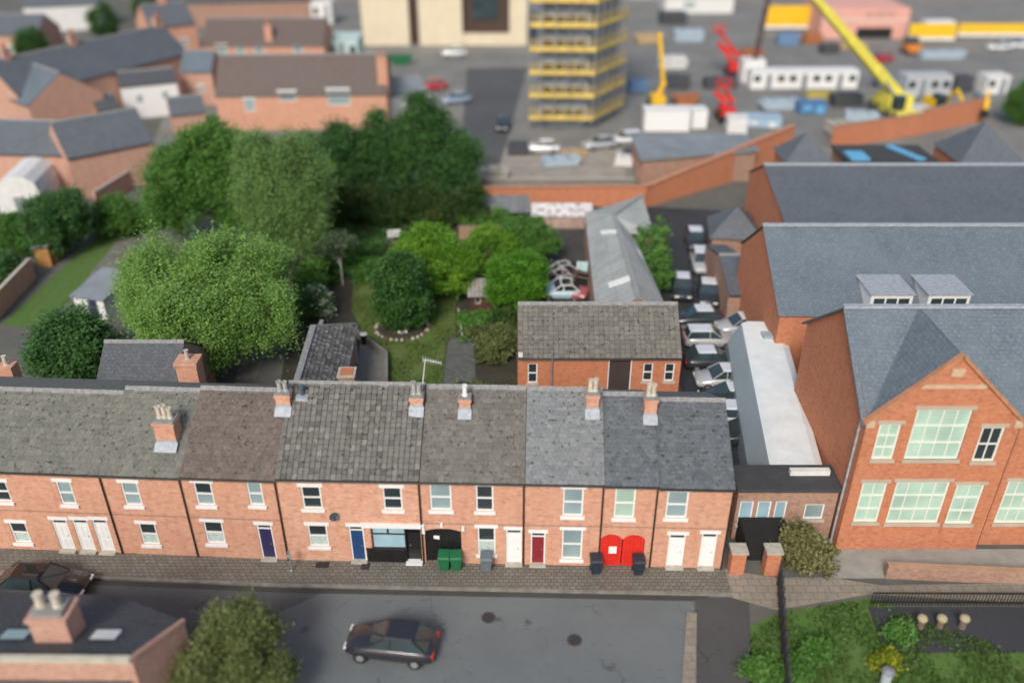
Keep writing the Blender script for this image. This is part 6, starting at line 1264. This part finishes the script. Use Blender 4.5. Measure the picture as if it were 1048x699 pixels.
for px, py, m_ in ((108, 650, OFFW), (16, 650, plain('skylight_teal', (.3, .42, .42), .3, .1))):
    q = G(px, py, 4.8); v = MB(); P4 = [(q.x + a_, q.y + b_) for a_, b_ in ((-.5, -.3), (.5, -.3), (.5, .35), (-.5, .35))]; v.poly([(x, y, roofz(x, y) + .1) for x, y in P4]); v.prism(P4, roofz(q.x, q.y) - .3, min(roofz(x, y) for x, y in P4) + .09); v.build('rooflight', m_, t)
q = G(243, 660, 2.6); tree('olive_tree', 'olive green tree top in the foreground beside the dark roofed building', 'tree', (q.x, q.y), [(0, 0, 2.6, 1.6, 1.4, 1.4), (-.9, -1.2, 2.0, 1.3, 1.2, 1.2), (1.0, -1.1, 1.9, 1.2, 1.2, 1.2), (.1, .3, 3.5, .9, .9, .8)], L_OLIVE, .12, 260, 120, .24, .14, low=-.6)
A, B = G(796, 600), G(804, 720); t = thing('dark_fence', 'dark boarded fence running towards the viewer beside the grass', 'fence', (0, 0, 0)); v = MB()
for i in range(10):
    a_, b_ = A.lerp(B, i / 10), A.lerp(B, (i + .97) / 10); v.bar((a_.x, a_.y, .6), (b_.x, b_.y, .6), .06, 1.2)
v.build('panel', plain('dark_fence_boards', (.03, .032, .035), .8, .25, 3), t)
for i in range(11): a_ = A.lerp(B, i / 10); v = MB(); v.box(a_.x - .07, a_.x + .07, a_.y - .07, a_.y + .07, 0, 1.35); v.build('post', plain('post_dark', (.04, .04, .04), .8) if i == 0 else bpy.data.materials['post_dark'], t)
A, B = G(905, 590), G(1075, 598); t = thing('low_wall', 'low brown brick wall with pale coping in front of the school', 'wall', (0, 0, 0)); v = MB(); v.bar((A.x, A.y, .4), (B.x, B.y, .4), .25, .8); v.build('brickwork', BR_DULL, t); v = MB(); v.bar((A.x, A.y, .84), (B.x, B.y, .84), .34, .08); v.build('coping', plain('coping_rust', (.36, .22, .14), .9, .2, 2), t)
A, B = G(890, 621), G(1085, 622); t = thing('dark_fence', 'low dark railing fence along the edge of the tarmac play yard', 'fence', (0, 0, 0)); v = MB()
for z in (.35, .95): v.bar((A.x, A.y, z), (B.x, B.y, z), .05, .06)
for i in range(60): x = A.x + (B.x - A.x) * i / 59; v.box(x - .015, x + .015, A.y - .015, A.y + .015, .1, 1.0)
v.build('railing', BLACKP, t)
for px, w_ in ((941, 'leftmost'), (961, 'middle one'), (984, 'rightmost')):
    q = G(px, 642); t = thing('bollard', 'pale yellow topped bollard, %s of the three on the dark tarmac yard' % w_, 'bollard', (q.x, q.y, .022), 0, 'bollards on the tarmac yard'); v = MB(); v.lathe((0, 0, 0), [(.16, 0), (.16, .45), (.14, .5)], 12); v.build('post', WOOD, t); v = MB(); v.lathe((0, 0, .5), [(.2, 0), (.24, .08), (.2, .2), (.08, .27)], 12); v.build('cap', plain('cap_straw', (.36, .31, .19), .8, .1), t)
q = G(905, 700); t = thing('bench_end', 'pale grey litter bin at the bottom edge among the grass', 'litter bin', (q.x, q.y, .016)); v = MB(); v.lathe((0, 0, 0), [(.2, 0), (.24, .75), (.26, .8)], 12); v.build('body', plain('bin_pale', (.4, .45, .47), .6, .1), t); v = MB(); v.lathe((0, 0, .8), [(.28, 0), (.28, .06), (.1, .14)], 12); v.build('lid', STEEL, t); t.name = 'litter_bin'
for px, py, lb, m_, s_ in ((905, 682, 'yellow green shrub on the grass by the litter bin', L_YEL, .45), (835, 668, 'low leafy shrub in the middle of the grass left of the tarmac yard', L_MID, .55), (812, 690, 'mid green bush beside the dark boarded fence', L_MID, .7), (775, 690, 'low green bush at the edge of the driveway', L_MID, .6), (920, 652, 'low green bush at the left end of the tarmac yard', L_MID, .55)):
    bush('grass_shrub', lb, 'shrub', T(px, py), [(0, 0, .45 * s_, 1.0 * s_, .8 * s_, .55 * s_), (.6 * s_, .3, .4 * s_, .7 * s_, .6 * s_, .5 * s_)], m_, .13, 40, 50, .16)
cover('verge_grass', GP((768, 650), (800, 628), (888, 614), (1050, 672), (1050, 720), (768, 720)), 6000, .06, .1, leaf('leaf_verge', greens((.035, .075, .014), (.06, .125, .02), (.11, .16, .04))))
